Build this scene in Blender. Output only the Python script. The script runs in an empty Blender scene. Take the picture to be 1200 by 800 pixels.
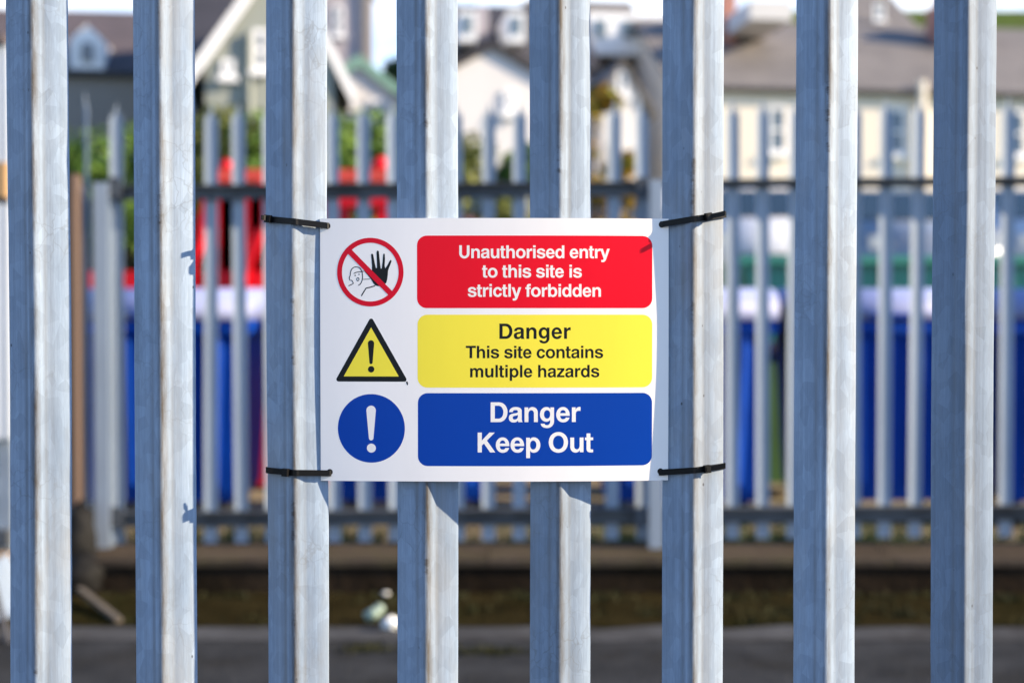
import bpy, bmesh, math, random
from mathutils import Vector, Matrix, noise
from mathutils.geometry import delaunay_2d_cdt
R = math.radians
random.seed(11)
sc = bpy.context.scene
C = sc.collection

# ------------------------------------------------------------------ camera, light, exposure
F = 1200 * 50 / 36.0            # focal length in photo pixels (50 mm lens)
H = 1.24                        # eye height
PITCH = R(1.15)
cam = bpy.data.cameras.new('camera'); cam.lens = 50; cam.sensor_width = 36
cam.clip_start = 0.05; cam.clip_end = 3000
cam.dof.use_dof = True; cam.dof.focus_distance = 1.622; cam.dof.aperture_fstop = 3.1; cam.dof.aperture_blades = 0
co = bpy.data.objects.new('camera', cam); C.objects.link(co)
co.location = (0, 0, H); co.rotation_euler = (R(90) - PITCH, 0, 0); sc.camera = co

SUN_EL, SUN_AZ = R(24), R(81.3)   # azimuth measured from the fence's normal (-Y) towards +X
sdir = Vector((math.sin(SUN_AZ) * math.cos(SUN_EL), -math.cos(SUN_AZ) * math.cos(SUN_EL), math.sin(SUN_EL)))
w = bpy.data.worlds.new('World'); sc.world = w; w.use_nodes = True
wn = w.node_tree.nodes; sky = wn.new('ShaderNodeTexSky'); sky.sky_type = 'NISHITA'; sky.sun_disc = False
sky.sun_elevation = SUN_EL; sky.sun_rotation = math.atan2(sdir.x, sdir.y)
sky.altitude = 20; sky.air_density = 1.0; sky.dust_density = 0.3; sky.ozone_density = 6.0

wt = w.node_tree; tc = wn.new('ShaderNodeTexCoord'); mp = wn.new('ShaderNodeMapping'); mp.inputs['Scale'].default_value = (1, 1, 2.6)
cn = wn.new('ShaderNodeTexNoise'); cn.inputs['Scale'].default_value = 2.3; cn.inputs['Detail'].default_value = 9; cn.inputs['Roughness'].default_value = .6
cr = wn.new('ShaderNodeValToRGB'); cr.color_ramp.elements[0].position = .40; cr.color_ramp.elements[1].position = .56
cm_ = wn.new('ShaderNodeMix'); cm_.data_type = 'RGBA'; cm_.inputs[7].default_value = (4.2, 4.5, 5.0, 1)
wt.links.new(tc.outputs['Generated'], mp.inputs[0]); wt.links.new(mp.outputs[0], cn.inputs['Vector']); wt.links.new(cn.outputs['Fac'], cr.inputs[0])
sp_ = wn.new('ShaderNodeSeparateXYZ'); wt.links.new(tc.outputs['Generated'], sp_.inputs[0])
ba = wn.new('ShaderNodeMapRange'); ba.inputs[1].default_value = .20; ba.inputs[2].default_value = .38; ba.inputs[3].default_value = 1; ba.inputs[4].default_value = .0   # a bank of cloud low round the horizon
wt.links.new(sp_.outputs['Z'], ba.inputs[0]); bm_ = wn.new('ShaderNodeMath'); bm_.operation = 'MULTIPLY'
wt.links.new(cr.outputs[0], bm_.inputs[0]); wt.links.new(ba.outputs[0], bm_.inputs[1]); wt.links.new(bm_.outputs[0], cm_.inputs[0]); wt.links.new(sky.outputs[0], cm_.inputs[6]); wt.links.new(cm_.outputs[2], wn['Background'].inputs[0])
wn['Background'].inputs[1].default_value = 0.14
sl = bpy.data.lights.new('sun', 'SUN'); sl.energy = 5.0; sl.angle = R(0.55); sl.color = (1, .81, .57)
so = bpy.data.objects.new('sun', sl); C.objects.link(so); so.rotation_euler = (-sdir).to_track_quat('-Z', 'Y').to_euler()
sc.view_settings.view_transform = 'Standard'; sc.view_settings.look = 'None'
sc.view_settings.exposure = 1.43; sc.view_settings.gamma = 1
sc.cycles.max_bounces = 6; sc.cycles.use_denoising = True

# ------------------------------------------------------------------ helpers
def P(px, py, Y):
    """world point seen at photo pixel (px,py) at depth Y (used to measure the place)"""
    dx, dy = (px - 600) / F, (py - 400) / F
    d = Vector((dx, math.cos(PITCH) - dy * math.sin(PITCH), -math.sin(PITCH) - dy * math.cos(PITCH)))
    t = Y / d.y
    return Vector((d.x * t, Y, H + d.z * t))
def PX(px, Y): return P(px, 400, Y).x
def PZ(py, Y): return P(600, py, Y).z

class MB:
    def __init__(s): s.bm = bmesh.new()
    def box(s, c, d, rot=None, taper=1.0):
        vs = []
        for z in (-.5, .5):
            k = taper if z > 0 else 1.0
            for x, y in ((-.5, -.5), (.5, -.5), (.5, .5), (-.5, .5)):
                v = Vector((x * d[0] * k, y * d[1] * k, z * d[2]))
                if rot: v = rot @ v
                vs.append(s.bm.verts.new(Vector(c) + v))
        for f in ((3, 2, 1, 0), (4, 5, 6, 7), (0, 1, 5, 4), (1, 2, 6, 5), (2, 3, 7, 6), (3, 0, 4, 7)):
            s.bm.faces.new([vs[i] for i in f])
        return s
    def bounds(s, x0, x1, y0, y1, z0, z1):
        return s.box(((x0 + x1) / 2, (y0 + y1) / 2, (z0 + z1) / 2), (abs(x1 - x0), abs(y1 - y0), abs(z1 - z0)))
    def bar(s, a, b, wx, wy, up=Vector((0, 0, 1))):
        a, b = Vector(a), Vector(b); q = (b - a)
        return s.box((a + b) / 2, (wx, wy, q.length), q.to_track_quat('Z', 'Y').to_matrix())
    def tube(s, a, b, r0, r1=None, n=12):
        r1 = r0 if r1 is None else r1
        a, b = Vector(a), Vector(b); m = (b - a).to_track_quat('Z', 'Y').to_matrix()
        A = [s.bm.verts.new(a + m @ Vector((r0 * math.cos(t * math.tau / n), r0 * math.sin(t * math.tau / n), 0))) for t in range(n)]
        B = [s.bm.verts.new(b + m @ Vector((r1 * math.cos(t * math.tau / n), r1 * math.sin(t * math.tau / n), 0))) for t in range(n)]
        for i in range(n): s.bm.faces.new((A[i], A[(i + 1) % n], B[(i + 1) % n], B[i]))
        s.bm.faces.new(A[::-1]); s.bm.faces.new(B)
        return s
    def ball(s, c, r, sub=2, sc_=(1, 1, 1), jit=0):
        g = bmesh.ops.create_icosphere(s.bm, subdivisions=sub, radius=r)
        for v in g['verts']:
            k = 1 + jit * noise.noise(v.co * 4 / r + Vector(c)) if jit else 1
            v.co = Vector((v.co.x * sc_[0] * k, v.co.y * sc_[1] * k, v.co.z * sc_[2] * k)) + Vector(c)
        return s
    def prism(s, pts, axis, a, b):
        """closed 2D outline extruded from a to b along axis ('x': pts are (y,z); 'y': (x,z); 'z': (x,y))"""
        def mk(p, t): return {'x': (t, p[0], p[1]), 'y': (p[0], t, p[1]), 'z': (p[0], p[1], t)}[axis]
        A = [s.bm.verts.new(mk(p, a)) for p in pts]; B = [s.bm.verts.new(mk(p, b)) for p in pts]
        n = len(pts)
        for i in range(n): s.bm.faces.new((A[i], A[(i + 1) % n], B[(i + 1) % n], B[i]))
        s.bm.faces.new(A[::-1]); s.bm.faces.new(B)
        return s
    def bevel(s, wdt, seg=2, ang=30):
        es = [e for e in s.bm.edges if len(e.link_faces) == 2 and e.calc_face_angle(0) > R(ang)]
        bmesh.ops.bevel(s.bm, geom=es, offset=wdt, segments=seg, affect='EDGES', profile=.6, clamp_overlap=True)
        return s
    def mesh(s, name, mat=None, smooth=False):
        bmesh.ops.recalc_face_normals(s.bm, faces=s.bm.faces)
        me = bpy.data.meshes.new(name); s.bm.to_mesh(me); s.bm.free()
        if mat: me.materials.append(mat)
        if smooth:
            for p in me.polygons: p.use_smooth = True
        return me
    def build(s, name, mat, parent=None, smooth=False, loc=None):
        return link(name, s.mesh(name, mat, smooth), parent, loc)

def link(name, me, parent=None, loc=None, rot=None):
    o = bpy.data.objects.new(name, me); C.objects.link(o)
    if parent: o.parent = parent
    if loc is not None: o.location = loc
    if rot is not None: o.rotation_euler = rot
    return o
def tag(o, label=None, cat=None, group=None, kind=None):
    for k, v in (('label', label), ('category', cat), ('group', group), ('kind', kind)):
        if v: o[k] = v
    return o
def thing(name, label, cat, loc=(0, 0, 0), group=None, rz=0):
    o = bpy.data.objects.new(name, None); C.objects.link(o); o.location = loc; o.rotation_euler = (0, 0, rz)
    o.empty_display_size = .1
    return tag(o, label, cat, group)
def dup(o, loc, rz=None, label=None, parent=None):
    c = o.copy(); C.objects.link(c)
    if parent: c.parent = parent
    else:
        c.location = loc
        if rz is not None: c.rotation_euler = (0, 0, rz)
        if label: c['label'] = label
    for ch in [k for k in bpy.data.objects if k.parent == o]:
        dup(ch, None, parent=c)
    return c

# ------------------------------------------------------------------ materials
class NT:
    def __init__(s, name):
        s.m = bpy.data.materials.new(name); s.m.use_nodes = True
        s.t = s.m.node_tree; s.b = s.t.nodes['Principled BSDF']
    def n(s, typ, **kw):
        o = s.t.nodes.new('ShaderNode' + typ)
        for k, v in kw.items():
            if k.startswith('i_'): o.inputs[k[2:].replace('_', ' ')].default_value = v
            else: setattr(o, k, v)
        return o
    def l(s, a, b): s.t.links.new(a, b)
    def coord(s, scale, kind='Object', rnd=True):
        tc = s.n('TexCoord'); mp = s.n('Mapping'); mp.inputs['Scale'].default_value = scale
        src = tc.outputs[kind]
        if rnd:
            oi = s.n('ObjectInfo'); ml = s.n('VectorMath', operation='SCALE'); ml.inputs[0].default_value = (13, 7, 29)
            s.l(oi.outputs['Random'], ml.inputs['Scale'])
            ad = s.n('VectorMath', operation='ADD'); s.l(src, ad.inputs[0]); s.l(ml.outputs[0], ad.inputs[1]); src = ad.outputs[0]
        s.l(src, mp.inputs['Vector']); return mp.outputs[0]
    def noise(s, scale, sc_=(1, 1, 1), det=4, rough=.55, kind='Object', rnd=True):
        o = s.n('TexNoise'); o.inputs['Scale'].default_value = scale; o.inputs['Detail'].default_value = det
        o.inputs['Roughness'].default_value = rough; s.l(s.coord(sc_, kind, rnd), o.inputs['Vector']); return o.outputs['Fac']
    def ramp(s, fac, stops):
        o = s.n('ValToRGB'); e = o.color_ramp.elements
        while len(e) < len(stops): e.new(.5)
        for i, (p, c) in enumerate(stops):
            e[i].position = p; e[i].color = (c, c, c, 1) if not hasattr(c, '__len__') else (*c, 1)
        s.l(fac, o.inputs[0]); return o.outputs[0]
    def mix(s, fac, a, b, mode='MIX'):
        o = s.n('Mix', data_type='RGBA', blend_type=mode)
        for i, v in ((0, fac), (6, a), (7, b)):
            sock = o.inputs[i]
            if hasattr(v, 'links'): s.l(v, sock)
            elif i == 0: sock.default_value = v
            else: sock.default_value = (*v, 1) if hasattr(v, '__len__') else (v, v, v, 1)
        return o.outputs[2]
    def math(s, op, a, b=0.0, c=None):
        o = s.n('Math', operation=op)
        for i, v in enumerate((a, b) if c is None else (a, b, c)):
            if hasattr(v, 'links'): s.l(v, o.inputs[i])
            else: o.inputs[i].default_value = v
        return o.outputs[0]
    def bump(s, h, strength, dist):
        o = s.n('Bump'); o.inputs['Strength'].default_value = strength; o.inputs['Distance'].default_value = dist
        s.l(h, o.inputs['Height']); s.l(o.outputs[0], s.b.inputs['Normal'])
    def base(s, v):
        if hasattr(v, 'links'): s.l(v, s.b.inputs['Base Color'])
        else: s.b.inputs['Base Color'].default_value = (*v, 1)
    def set(s, **kw):
        for k, v in kw.items(): s.b.inputs[k.replace('_', ' ')].default_value = v
        return s

def plain(name, col, rough=.6, metal=0, var=.18, scale=6, bump=0, bdist=.002, streak=1, spec=.5, dirt=None):
    """a painted / mineral surface with tonal mottling and fine relief"""
    t = NT(name); f = t.noise(scale, (1, 1, streak), 6, .6)
    r = t.ramp(f, [(.25, tuple(c * (1 - var) for c in col)), (.75, tuple(min(1, c * (1 + var)) for c in col))])
    if dirt:
        f2 = t.ramp(t.noise(scale * .45, (1, 1, streak), 8, .7), [(.5, 0.0), (.72, 1.0)])
        r = t.mix(f2, r, dirt)
    t.base(r); t.set(Roughness=rough, Metallic=metal); t.b.inputs['Specular IOR Level'].default_value = spec
    if bump: t.bump(t.noise(scale * 8, (1, 1, streak), 5, .6), bump, bdist)
    return t.m

def galvanised(name, lo, hi, dirt_amount=1.0):
    t = NT(name)
    tc = t.n('TexCoord'); sep = t.n('SeparateXYZ'); t.l(tc.outputs['Object'], sep.inputs[0]); X = sep.outputs['X']
    cloud = t.noise(7, (2.2, 2.2, .7), 6, .62)
    streak = t.noise(1, (260, 260, 2.2), 3, .5)
    fine = t.noise(1, (900, 900, 60), 3, .6)
    vor = t.n('TexVoronoi', feature='F1'); vor.inputs['Scale'].default_value = 1
    t.l(t.coord((80, 80, 52)), vor.inputs['Vector'])
    sp = t.ramp(vor.outputs['Color'], [(.15, .74), (.85, 1.16)])
    c = t.ramp(cloud, [(.28, lo), (.72, hi)])
    c = t.mix(.55, c, t.ramp(streak, [(.3, .78), (.7, 1.16)]), 'MULTIPLY')
    c = t.mix(.35, c, t.ramp(fine, [(.3, .75), (.7, 1.2)]), 'MULTIPLY')
    c = t.mix(.42, c, sp, 'MULTIPLY')
    # drawing lines of the rolling mill: long hairlines along the pale
    dl = t.ramp(t.noise(1, (520, 520, .35), 2, .5), [(.66, 1.0), (.74, .74)])
    c = t.mix(.45, c, dl, 'MULTIPLY')
    # hairline crazing
    ce = t.n('TexVoronoi', feature='DISTANCE_TO_EDGE'); ce.inputs['Scale'].default_value = 1
    wob = t.n('VectorMath', operation='ADD'); nz = t.n('TexNoise'); nz.inputs['Scale'].default_value = 60; t.l(tc.outputs['Object'], nz.inputs['Vector'])
    t.l(t.coord((55, 55, 38)), wob.inputs[0]); t.l(nz.outputs['Color'], wob.inputs[1]); t.l(wob.outputs[0], ce.inputs['Vector'])
    crz = t.ramp(ce.outputs['Distance'], [(.0, 1.0), (.045, 0.0)])
    crm = t.math('MULTIPLY', crz, t.ramp(t.noise(9, (1, 1, 1), 3, .5), [(.5, 0.0), (.68, .38)]))
    c = t.mix(crm, c, (.12, .13, .13))
    # brown grime clinging to the rounded ridge
    xr = t.math('ADD', X, .0016)
    ridge = t.ramp(t.math('ABSOLUTE', t.math('ADD', xr, -.0014)), [(.0012, 1.0), (.0078, 0.0)])
    gr = t.ramp(t.noise(1, (40, 40, 5), 9, .74), [(.36, .10), (.60, .98 * dirt_amount)])
    c = t.mix(t.math('MULTIPLY', ridge, gr), c, (.055, .040, .024))
    # chips and scuffs where the ridge has been knocked
    chip = t.ramp(t.math('ABSOLUTE', t.math('ADD', t.math('ADD', xr, -.002), t.math('MULTIPLY', t.noise(1, (30, 30, 45), 3, .6), .004))), [(.0006, 1.0), (.0022, 0.0)])
    cm = t.ramp(t.noise(1, (6, 6, 11), 7, .75), [(.585, 0.0), (.64, .9)])
    c = t.mix(t.math('MULTIPLY', chip, cm), c, (.035, .026, .02))
    # darker grey lines along the two folds
    for pos in (.0102, -.0124):
        fl = t.ramp(t.math('ABSOLUTE', t.math('ADD', X, -pos)), [(.0003, 1.0), (.0011, 0.0)])
        c = t.mix(t.math('MULTIPLY', fl, t.ramp(t.noise(1, (20, 20, 7), 6, .6), [(.3, .15), (.7, .65)])), c, (.12, .125, .13))
    bd = t.ramp(t.math('ABSOLUTE', t.math('ADD', X, -.0155)), [(.001, 1.0), (.006, 0.0)])  # softer grey band just beyond the right fold
    c = t.mix(t.math('MULTIPLY', bd, t.ramp(t.noise(1, (30, 30, 6), 6, .6), [(.3, .1), (.7, .42)])), c, (.17, .18, .19))
    # soft warm staining over wider patches
    st = t.ramp(t.noise(4, (3, 3, .8), 6, .65), [(.48, 0.0), (.75, .42 * dirt_amount)])
    c = t.mix(st, c, (.25, .22, .17))
    # small black specks
    v2 = t.n('TexVoronoi', feature='F1'); v2.inputs['Scale'].default_value = 1; t.l(t.coord((75, 75, 42)), v2.inputs['Vector'])
    spk = t.math('MULTIPLY', t.ramp(v2.outputs['Distance'], [(.05, 1.0), (.10, 0.0)]), t.ramp(v2.outputs['Color'], [(.72, 0.0), (.80, .8)]))
    c = t.mix(spk, c, (.03, .03, .035))
    oi = t.n('ObjectInfo'); tone = t.ramp(oi.outputs['Random'], [(0.0, .90), (1.0, 1.08)])
    c = t.mix(1.0, c, tone, 'MULTIPLY')
    t.base(c)
    t.set(Metallic=.12)
    t.l(t.ramp(cloud, [(.2, .62), (.8, .74)]), t.b.inputs['Roughness'])
    hgt = t.mix(.5, streak, fine)
    t.bump(hgt, .22, .0006)
    return t.m

M = {}
M['galv'] = galvanised('galvanised_steel', (.20, .268, .362), (.30, .375, .472))
M['galv_blue'] = galvanised('weathered_galvanised_steel', (.155, .215, .30), (.215, .28, .37), .5)
M['galv_far'] = plain('dull_galvanised_steel', (.27, .325, .39), .55, .1, .15, 5, streak=.3)
M['rail'] = plain('dark_steel', (.075, .085, .098), .6, .3, .25, 8, dirt=(.02, .019, .018))  # rail steel, much darker than the rear pales
M['post_dark'] = plain('grimy_dark_steel', (.045, .045, .05), .6, .2, .3, 8)
def vinyl(name, col, rough=.33):
    return plain(name, col, rough, 0, .035, 14, bump=.02, bdist=.0003, streak=.3, spec=.14)
M['white'] = vinyl('white_sign_plastic', (.90, .85, .80), .38)
M['red'] = vinyl('red_print', (.80, .003, .018))
M['ring_red'] = vinyl('dark_red_print', (.68, .003, .022))
M['yellow'] = vinyl('yellow_print', (.93, .76, .06))
M['blue'] = vinyl('blue_print', (.002, .048, .33))
M['black'] = vinyl('black_print', (.010, .012, .014), .4)
M['letter_white'] = vinyl('white_print', (.87, .82, .76), .38)
M['nylon'] = plain('black_nylon', (.004, .004, .0045), .42, 0, .2, 60, spec=.22)
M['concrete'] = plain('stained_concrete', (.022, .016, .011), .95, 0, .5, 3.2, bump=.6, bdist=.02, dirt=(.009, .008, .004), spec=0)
M['coping'] = plain('pale_concrete_coping', (.058, .047, .037), .95, 0, .35, 4, bump=.5, bdist=.015, dirt=(.06, .055, .03), spec=0)  # top slabs, paler than the wall body below
M['asphalt'] = plain('worn_asphalt', (.032, .034, .037), .95, 0, .35, 5, bump=.8, bdist=.012, dirt=(.02, .019, .017), spec=0)
M['channel'] = plain('worn_channel_concrete', (.058, .060, .064), .95, 0, .3, 4, bump=.5, bdist=.008, dirt=(.022, .020, .018), spec=0)
M['moss'] = plain('mossy_dirt', (.020, .016, .007), 1, 0, .5, 4, bump=.9, bdist=.03, dirt=(.011, .013, .004), spec=0)
M['gravel'] = plain('dry_gravel', (.20, .165, .11), 1, 0, .35, 5, bump=.8, bdist=.03, dirt=(.10, .105, .05), spec=0)
M['grass'] = plain('rough_grass_bank', (.06, .095, .025), 1, 0, .45, 1.2, bump=.9, bdist=.08, dirt=(.12, .10, .045), spec=0)
M['wood'] = plain('weathered_timber', (.36, .22, .10), .8, 0, .25, 9, streak=.12)
M['wood_dark'] = plain('brown_stained_timber', (.085, .056, .042), .85, 0, .3, 9, streak=.12)
M['wood_pale'] = plain('pale_timber', (.085, .07, .052), .8, 0, .25, 9, streak=.12)
M['bin_blue'] = plain('blue_plastic', (.001, .042, .30), .5, 0, .15, 4, spec=.12)
M['lid'] = plain('glare_tinted_lid_plastic', (.20, .235, .42), .6, 0, .08, 4)  # blue lids coloured pale lavender, the sun's glare painted into the plastic
M['bin_green'] = plain('green_plastic', (.035, .10, .03), .5, 0, .15, 4)
M['black_plastic'] = plain('black_plastic_sheet', (.012, .012, .012), .7, 0, .3, 8, spec=.1)
M['rubber'] = plain('black_rubber', (.012, .012, .013), .75, 0, .2, 10)
M['red_paint'] = plain('red_machine_paint', (.60, .005, .014), .45, 0, .15, 5, dirt=(.30, .006, .012), spec=.2)
M['red_orange'] = plain('faded_orange_red_paint', (.68, .06, .03), .5, 0, .15, 5)
M['teal'] = plain('teal_green_paint', (.03, .22, .16), .45, 0, .15, 5)
M['car_white'] = plain('white_car_paint', (.46, .48, .52), .22, 0, .03, 2)
M['car_silver'] = plain('silver_car_paint', (.24, .27, .31), .28, .4, .04, 2)
M['car_pink'] = plain('faded_pink_car_paint', (.40, .20, .22), .3, 0, .05, 2)
M['glass'] = plain('dark_window_glass', (.02, .035, .05), .08, 0, .1, 2)
M['lamp'] = plain('red_tail_lamp', (.4, .01, .01), .2, 0, .1, 4)
M['rim'] = plain('alloy_wheel', (.45, .46, .47), .35, .7, .1, 6)
M['corrugated'] = plain('pale_painted_sheet', (.38, .43, .50), .45, .1, .08, 5, streak=.2)
M['tarp'] = plain('grey_blue_tarpaulin', (.22, .27, .33), .6, 0, .2, 5, bump=.5, bdist=.02)
M['litter'] = plain('white_litter_plastic', (.75, .77, .75), .4, 0, .08, 9)
M['litter_green'] = plain('pale_green_litter_plastic', (.24, .32, .26), .35, 0, .1, 9)
def slate(name, col):
    t = NT(name); br = t.n('TexBrick'); br.inputs['Scale'].default_value = 1
    br.inputs['Brick Width'].default_value = .30; br.inputs['Row Height'].default_value = .2; br.inputs['Mortar Size'].default_value = .012
    t.l(t.coord((1, 1, 1.6), rnd=False), br.inputs['Vector'])
    cl = t.ramp(t.noise(1.1, (1, 1, 1), 6, .65), [(.3, tuple(c * .75 for c in col)), (.7, tuple(c * 1.25 for c in col))])
    t.base(t.mix(.4, cl, t.ramp(t.noise(9), [(.3, .7), (.7, 1.25)]), 'MULTIPLY')); t.set(Roughness=.75)
    t.bump(br.outputs['Fac'], .5, .02)
    return t.m
M['slate'] = slate('grey_slate', (.125, .115, .11)); M['slate_dark'] = slate('dark_slate', (.026, .025, .032)); M['slate_brown'] = slate('brown_tile', (.07, .056, .06))
def render_wall(name, col): return plain(name, col, .9, 0, .08, .8, bump=.4, bdist=.01, streak=.4, spec=.25)
M['cream'] = render_wall('cream_render', (.74, .68, .58)); M['whitewash'] = render_wall('white_render', (.60, .59, .59))
M['grey_wall'] = render_wall('grey_green_pebbledash', (.27, .29, .26)); M['mauve'] = render_wall('mauve_grey_render', (.36, .33, .35)); M['stone'] = render_wall('grey_stone', (.25, .23, .21))
M['white_trim'] = plain('white_gloss_trim', (.80, .80, .80), .4, 0, .05, 4)
M['green_trim'] = plain('faded_green_trim', (.16, .30, .25), .5, 0, .15, 4)
M['pink_brick'] = plain('red_brick', (.36, .17, .13), .9, 0, .2, 6)
M['pane'] = plain('house_window_glass', (.10, .15, .20), .08, 0, .15, 1)
def leafmat(name, lo, hi):
    t = NT(name); oi = t.n('NewGeometry')
    t.base(t.ramp(oi.outputs['Random Per Island'], [(0, lo), (1, hi)])); t.set(Roughness=.7); t.b.inputs['Specular IOR Level'].default_value = .15
    return t.m
M['leaf'] = leafmat('hedge_leaf', (.035, .085, .012), (.12, .20, .035)); M['leaf_olive'] = leafmat('olive_leaf', (.055, .075, .018), (.16, .17, .045))
M['leaf_dark'] = leafmat('dark_leaf', (.015, .035, .015), (.05, .08, .03)); M['leaf_gold'] = leafmat('golden_leaf', (.14, .16, .02), (.42, .22, .04))
M['leaf_damp'] = leafmat('damp_moss_blade', (.012, .014, .004), (.03, .032, .01))
M['bark'] = plain('brown_bark', (.09, .065, .045), .9, 0, .3, 8)

# ------------------------------------------------------------------ ground
def ground_z(x, y):
    z = 0.0
    if y > 11: z += (min(y, 20) - 11) * .17
    if y > 20: z += (min(y, 70) - 20) * .115
    if y > 70: z += (y - 70) * .02
    if x > 4 and y > 55: z += min(1, (x - 4) / 22) * (min(y, 190) - 55) * .235
    if y > 13: z += .12 * noise.noise(Vector((x * .3, y * .3, 0)))
    return z
bm = bmesh.new()
ys = [-300, -60, -20, -5, 0, 3, 6, 9, 11] + [11 + .75 * i for i in range(1, 13)] + [21 + 1.8 * i for i in range(1, 29)] + [80, 95, 115, 140, 170, 190, 260, 420, 900, 2200]
xs = [-2000, -700, -300, -150, -90] + [-60 + 3 * i for i in range(41)] + [90, 150, 300, 700, 2000]
grid = [[bm.verts.new((x, y, ground_z(x, y))) for x in xs] for y in ys]
for j in range(len(ys) - 1):
    for i in range(len(xs) - 1):
        bm.faces.new((grid[j][i], grid[j][i + 1], grid[j + 1][i + 1], grid[j + 1][i]))
me = bpy.data.meshes.new('ground'); bm.to_mesh(me); bm.free(); me.materials.append(M['grass'])
for p in me.polygons: p.use_smooth = True
tag(link('ground', me), kind='structure')
def sheet(name, x0, x1, y0, y1, z, mat, jit=0):
    b = bmesh.new(); n = max(2, int((x1 - x0) / .12)) if jit else 1
    lo = [b.verts.new((x0 + (x1 - x0) * i / n, y0 + jit * noise.noise(Vector((i * .5, 3, 0))), z)) for i in range(n + 1)]
    hi = [b.verts.new((x0 + (x1 - x0) * i / n, y1, z)) for i in range(n + 1)]
    for i in range(n): b.faces.new((lo[i], lo[i + 1], hi[i + 1], hi[i]))
    m_ = bpy.data.meshes.new(name); b.to_mesh(m_); b.free(); m_.materials.append(mat)
    return tag(link(name, m_), kind='structure')
sheet('road', -60, 60, -20, 5.36, .004, M['asphalt'])
sheet('gutter', -60, 60, 5.34, 5.60, .008, M['channel'], .05)
sheet('verge', -60, 60, 5.56, 6.45, .012, M['moss'], .08)
sheet('soil_strip', -60, 60, 6.62, 7.5, .006, M['moss'])
sheet('gravel_yard', -60, 60, 7.46, 10.9, .010, M['gravel'])

# ------------------------------------------------------------------ front palisade fence
PW, PP = .0350, .0165           # half width and ridge height of a pale
def pale_outline():
    """front outline of a W-section pale as (x, forward) from left edge to right edge, with a rounded ridge"""
    half = [(PW, 0.0), (PW - .0012, PP * .06), (.0225, PP * .358), (.0140, PP * .53), (.0113, PP * .575)]
    r = .0052; pts = []
    a = math.atan2(PP * .425, .0113) * 1.08          # slope of the ridge flank
    for i in range(7):                          # rounded crest
        t = a * (1 - i / 6.0)
        pts.append((r * math.sin(t), PP - r * (1 - math.cos(t))))
    right = half + [(pts[0][0] + .003, pts[0][1] - .0018 * PP / .0165)] + pts
    left = [(-x, d) for x, d in right[:-1]]
    return [(x - .0016 * (1 - abs(x) / PW), d) for x, d in left + right[::-1]]
def pale_mesh(name, z0, z1, tip, mat, thick=.0025, wob=0.0, seed=0.0):
    """one pale: outline extruded upward with a triple-pointed head"""
    o = pale_outline(); bk = [(x, d - thick) for x, d in o]
    b = bmesh.new(); rings = []
    top = []
    for x, d in o:                              # head: three points, the middle one tallest
        ax = abs(x) / PW
        top.append(z1 - tip * (.05 + .95 * min(1, ax * 2.0) if ax < .5 else .55 + .45 * min(1, abs(ax - .72) / .28)))
    nl = 56 if wob else 1
    levels = [[z0 + (z1 - tip * 1.1 - z0) * i / nl] * len(o) for i in range(nl + 1)] + [top]
    dent = [(random.uniform(z0, z1), random.choice((-PW, PW, 0, -.0016)), random.uniform(.0006, .0018)) for _ in range(9)] if wob else []
    def wv(x, d, z):
        if not wob: return x, d
        q = Vector((seed * 7.3, z * 2.1, 0)); e = Vector((x * 40, z * 16, seed * 3.1))
        bow = wob * 2.2 * noise.noise(q); k = wob * .5 * noise.noise(e)
        for dz, dx, am in dent:
            f = max(0, 1 - abs(z - dz) / .05) * max(0, 1 - abs(x - dx) / .007); d -= am * f * f
        return x + bow + wob * .35 * noise.noise(e * 1.7), d + k + wob * noise.noise(q + Vector((5, 0, 0)))
    for lv in levels:
        wo = [wv(x, d, z) for (x, d), z in zip(o, lv)]
        fr = [b.verts.new((x, -d, z)) for (x, d), z in zip(wo, lv)]
        ba = [b.verts.new((x, -d + thick, z)) for (x, d), z in zip(wo, lv)]
        rings.append(fr + ba[::-1])
    n = len(rings[0])
    for k in range(len(rings) - 1):
        for i in range(n):
            b.faces.new((rings[k][i], rings[k][(i + 1) % n], rings[k + 1][(i + 1) % n], rings[k + 1][i]))
    h = n // 2
    for k in (0, len(rings) - 1):
        for i in range(h - 1):
            b.faces.new((rings[k][i], rings[k][i + 1], rings[k][n - 2 - i], rings[k][n - 1 - i]))
    bmesh.ops.recalc_face_normals(b, faces=b.faces)
    m_ = bpy.data.meshes.new(name); b.to_mesh(m_); b.free(); m_.materials.append(mat)
    for p in m_.polygons: p.use_smooth = True
    m_.set_sharp_from_angle(angle=R(38))
    return m_
YB = 1.640                      # plane of the pale edges
front = thing('palisade_fence', 'near sharp galvanised steel palisade fence that carries the danger sign', 'fence', (0, YB, 0))
SB = F / YB
centres = [-110.5, 46.5, 193.5, 348.5, 502, 656.5, 813, 968, 1129, 1283]
for i, cx in enumerate(centres):
    o = link('pale', pale_mesh('pale', .06, 2.36, .06, M['galv_blue' if i >= 8 else 'galv'], .0025, .0007, i + .5), front, ((cx - 600) / SB, -.0045 if i == 3 else 0, 0))
    o.rotation_euler = (R(random.uniform(-.06, .06)), R(random.uniform(-.05, .05)), R((0, 1.5, .5, -2.5, 1, -.5, -1.0, -1.5, -3.5, 0)[i]))
for z in (.42, 2.02):
    MB().bounds(-.95, .95, .003, .009, z - .025, z + .025).bounds(-.95, .95, .009, .050, z + .019, z + .025).build('rail', M['galv'], front)
MB().bounds(-.80, -.70, .052, .060, 0, 2.3).bounds(-.80, -.70, .10, .108, 0, 2.3).bounds(-.753, -.747, .06, .10, 0, 2.3).build('post', M['galv'], front, loc=(-.2, 0, 0))
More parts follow.
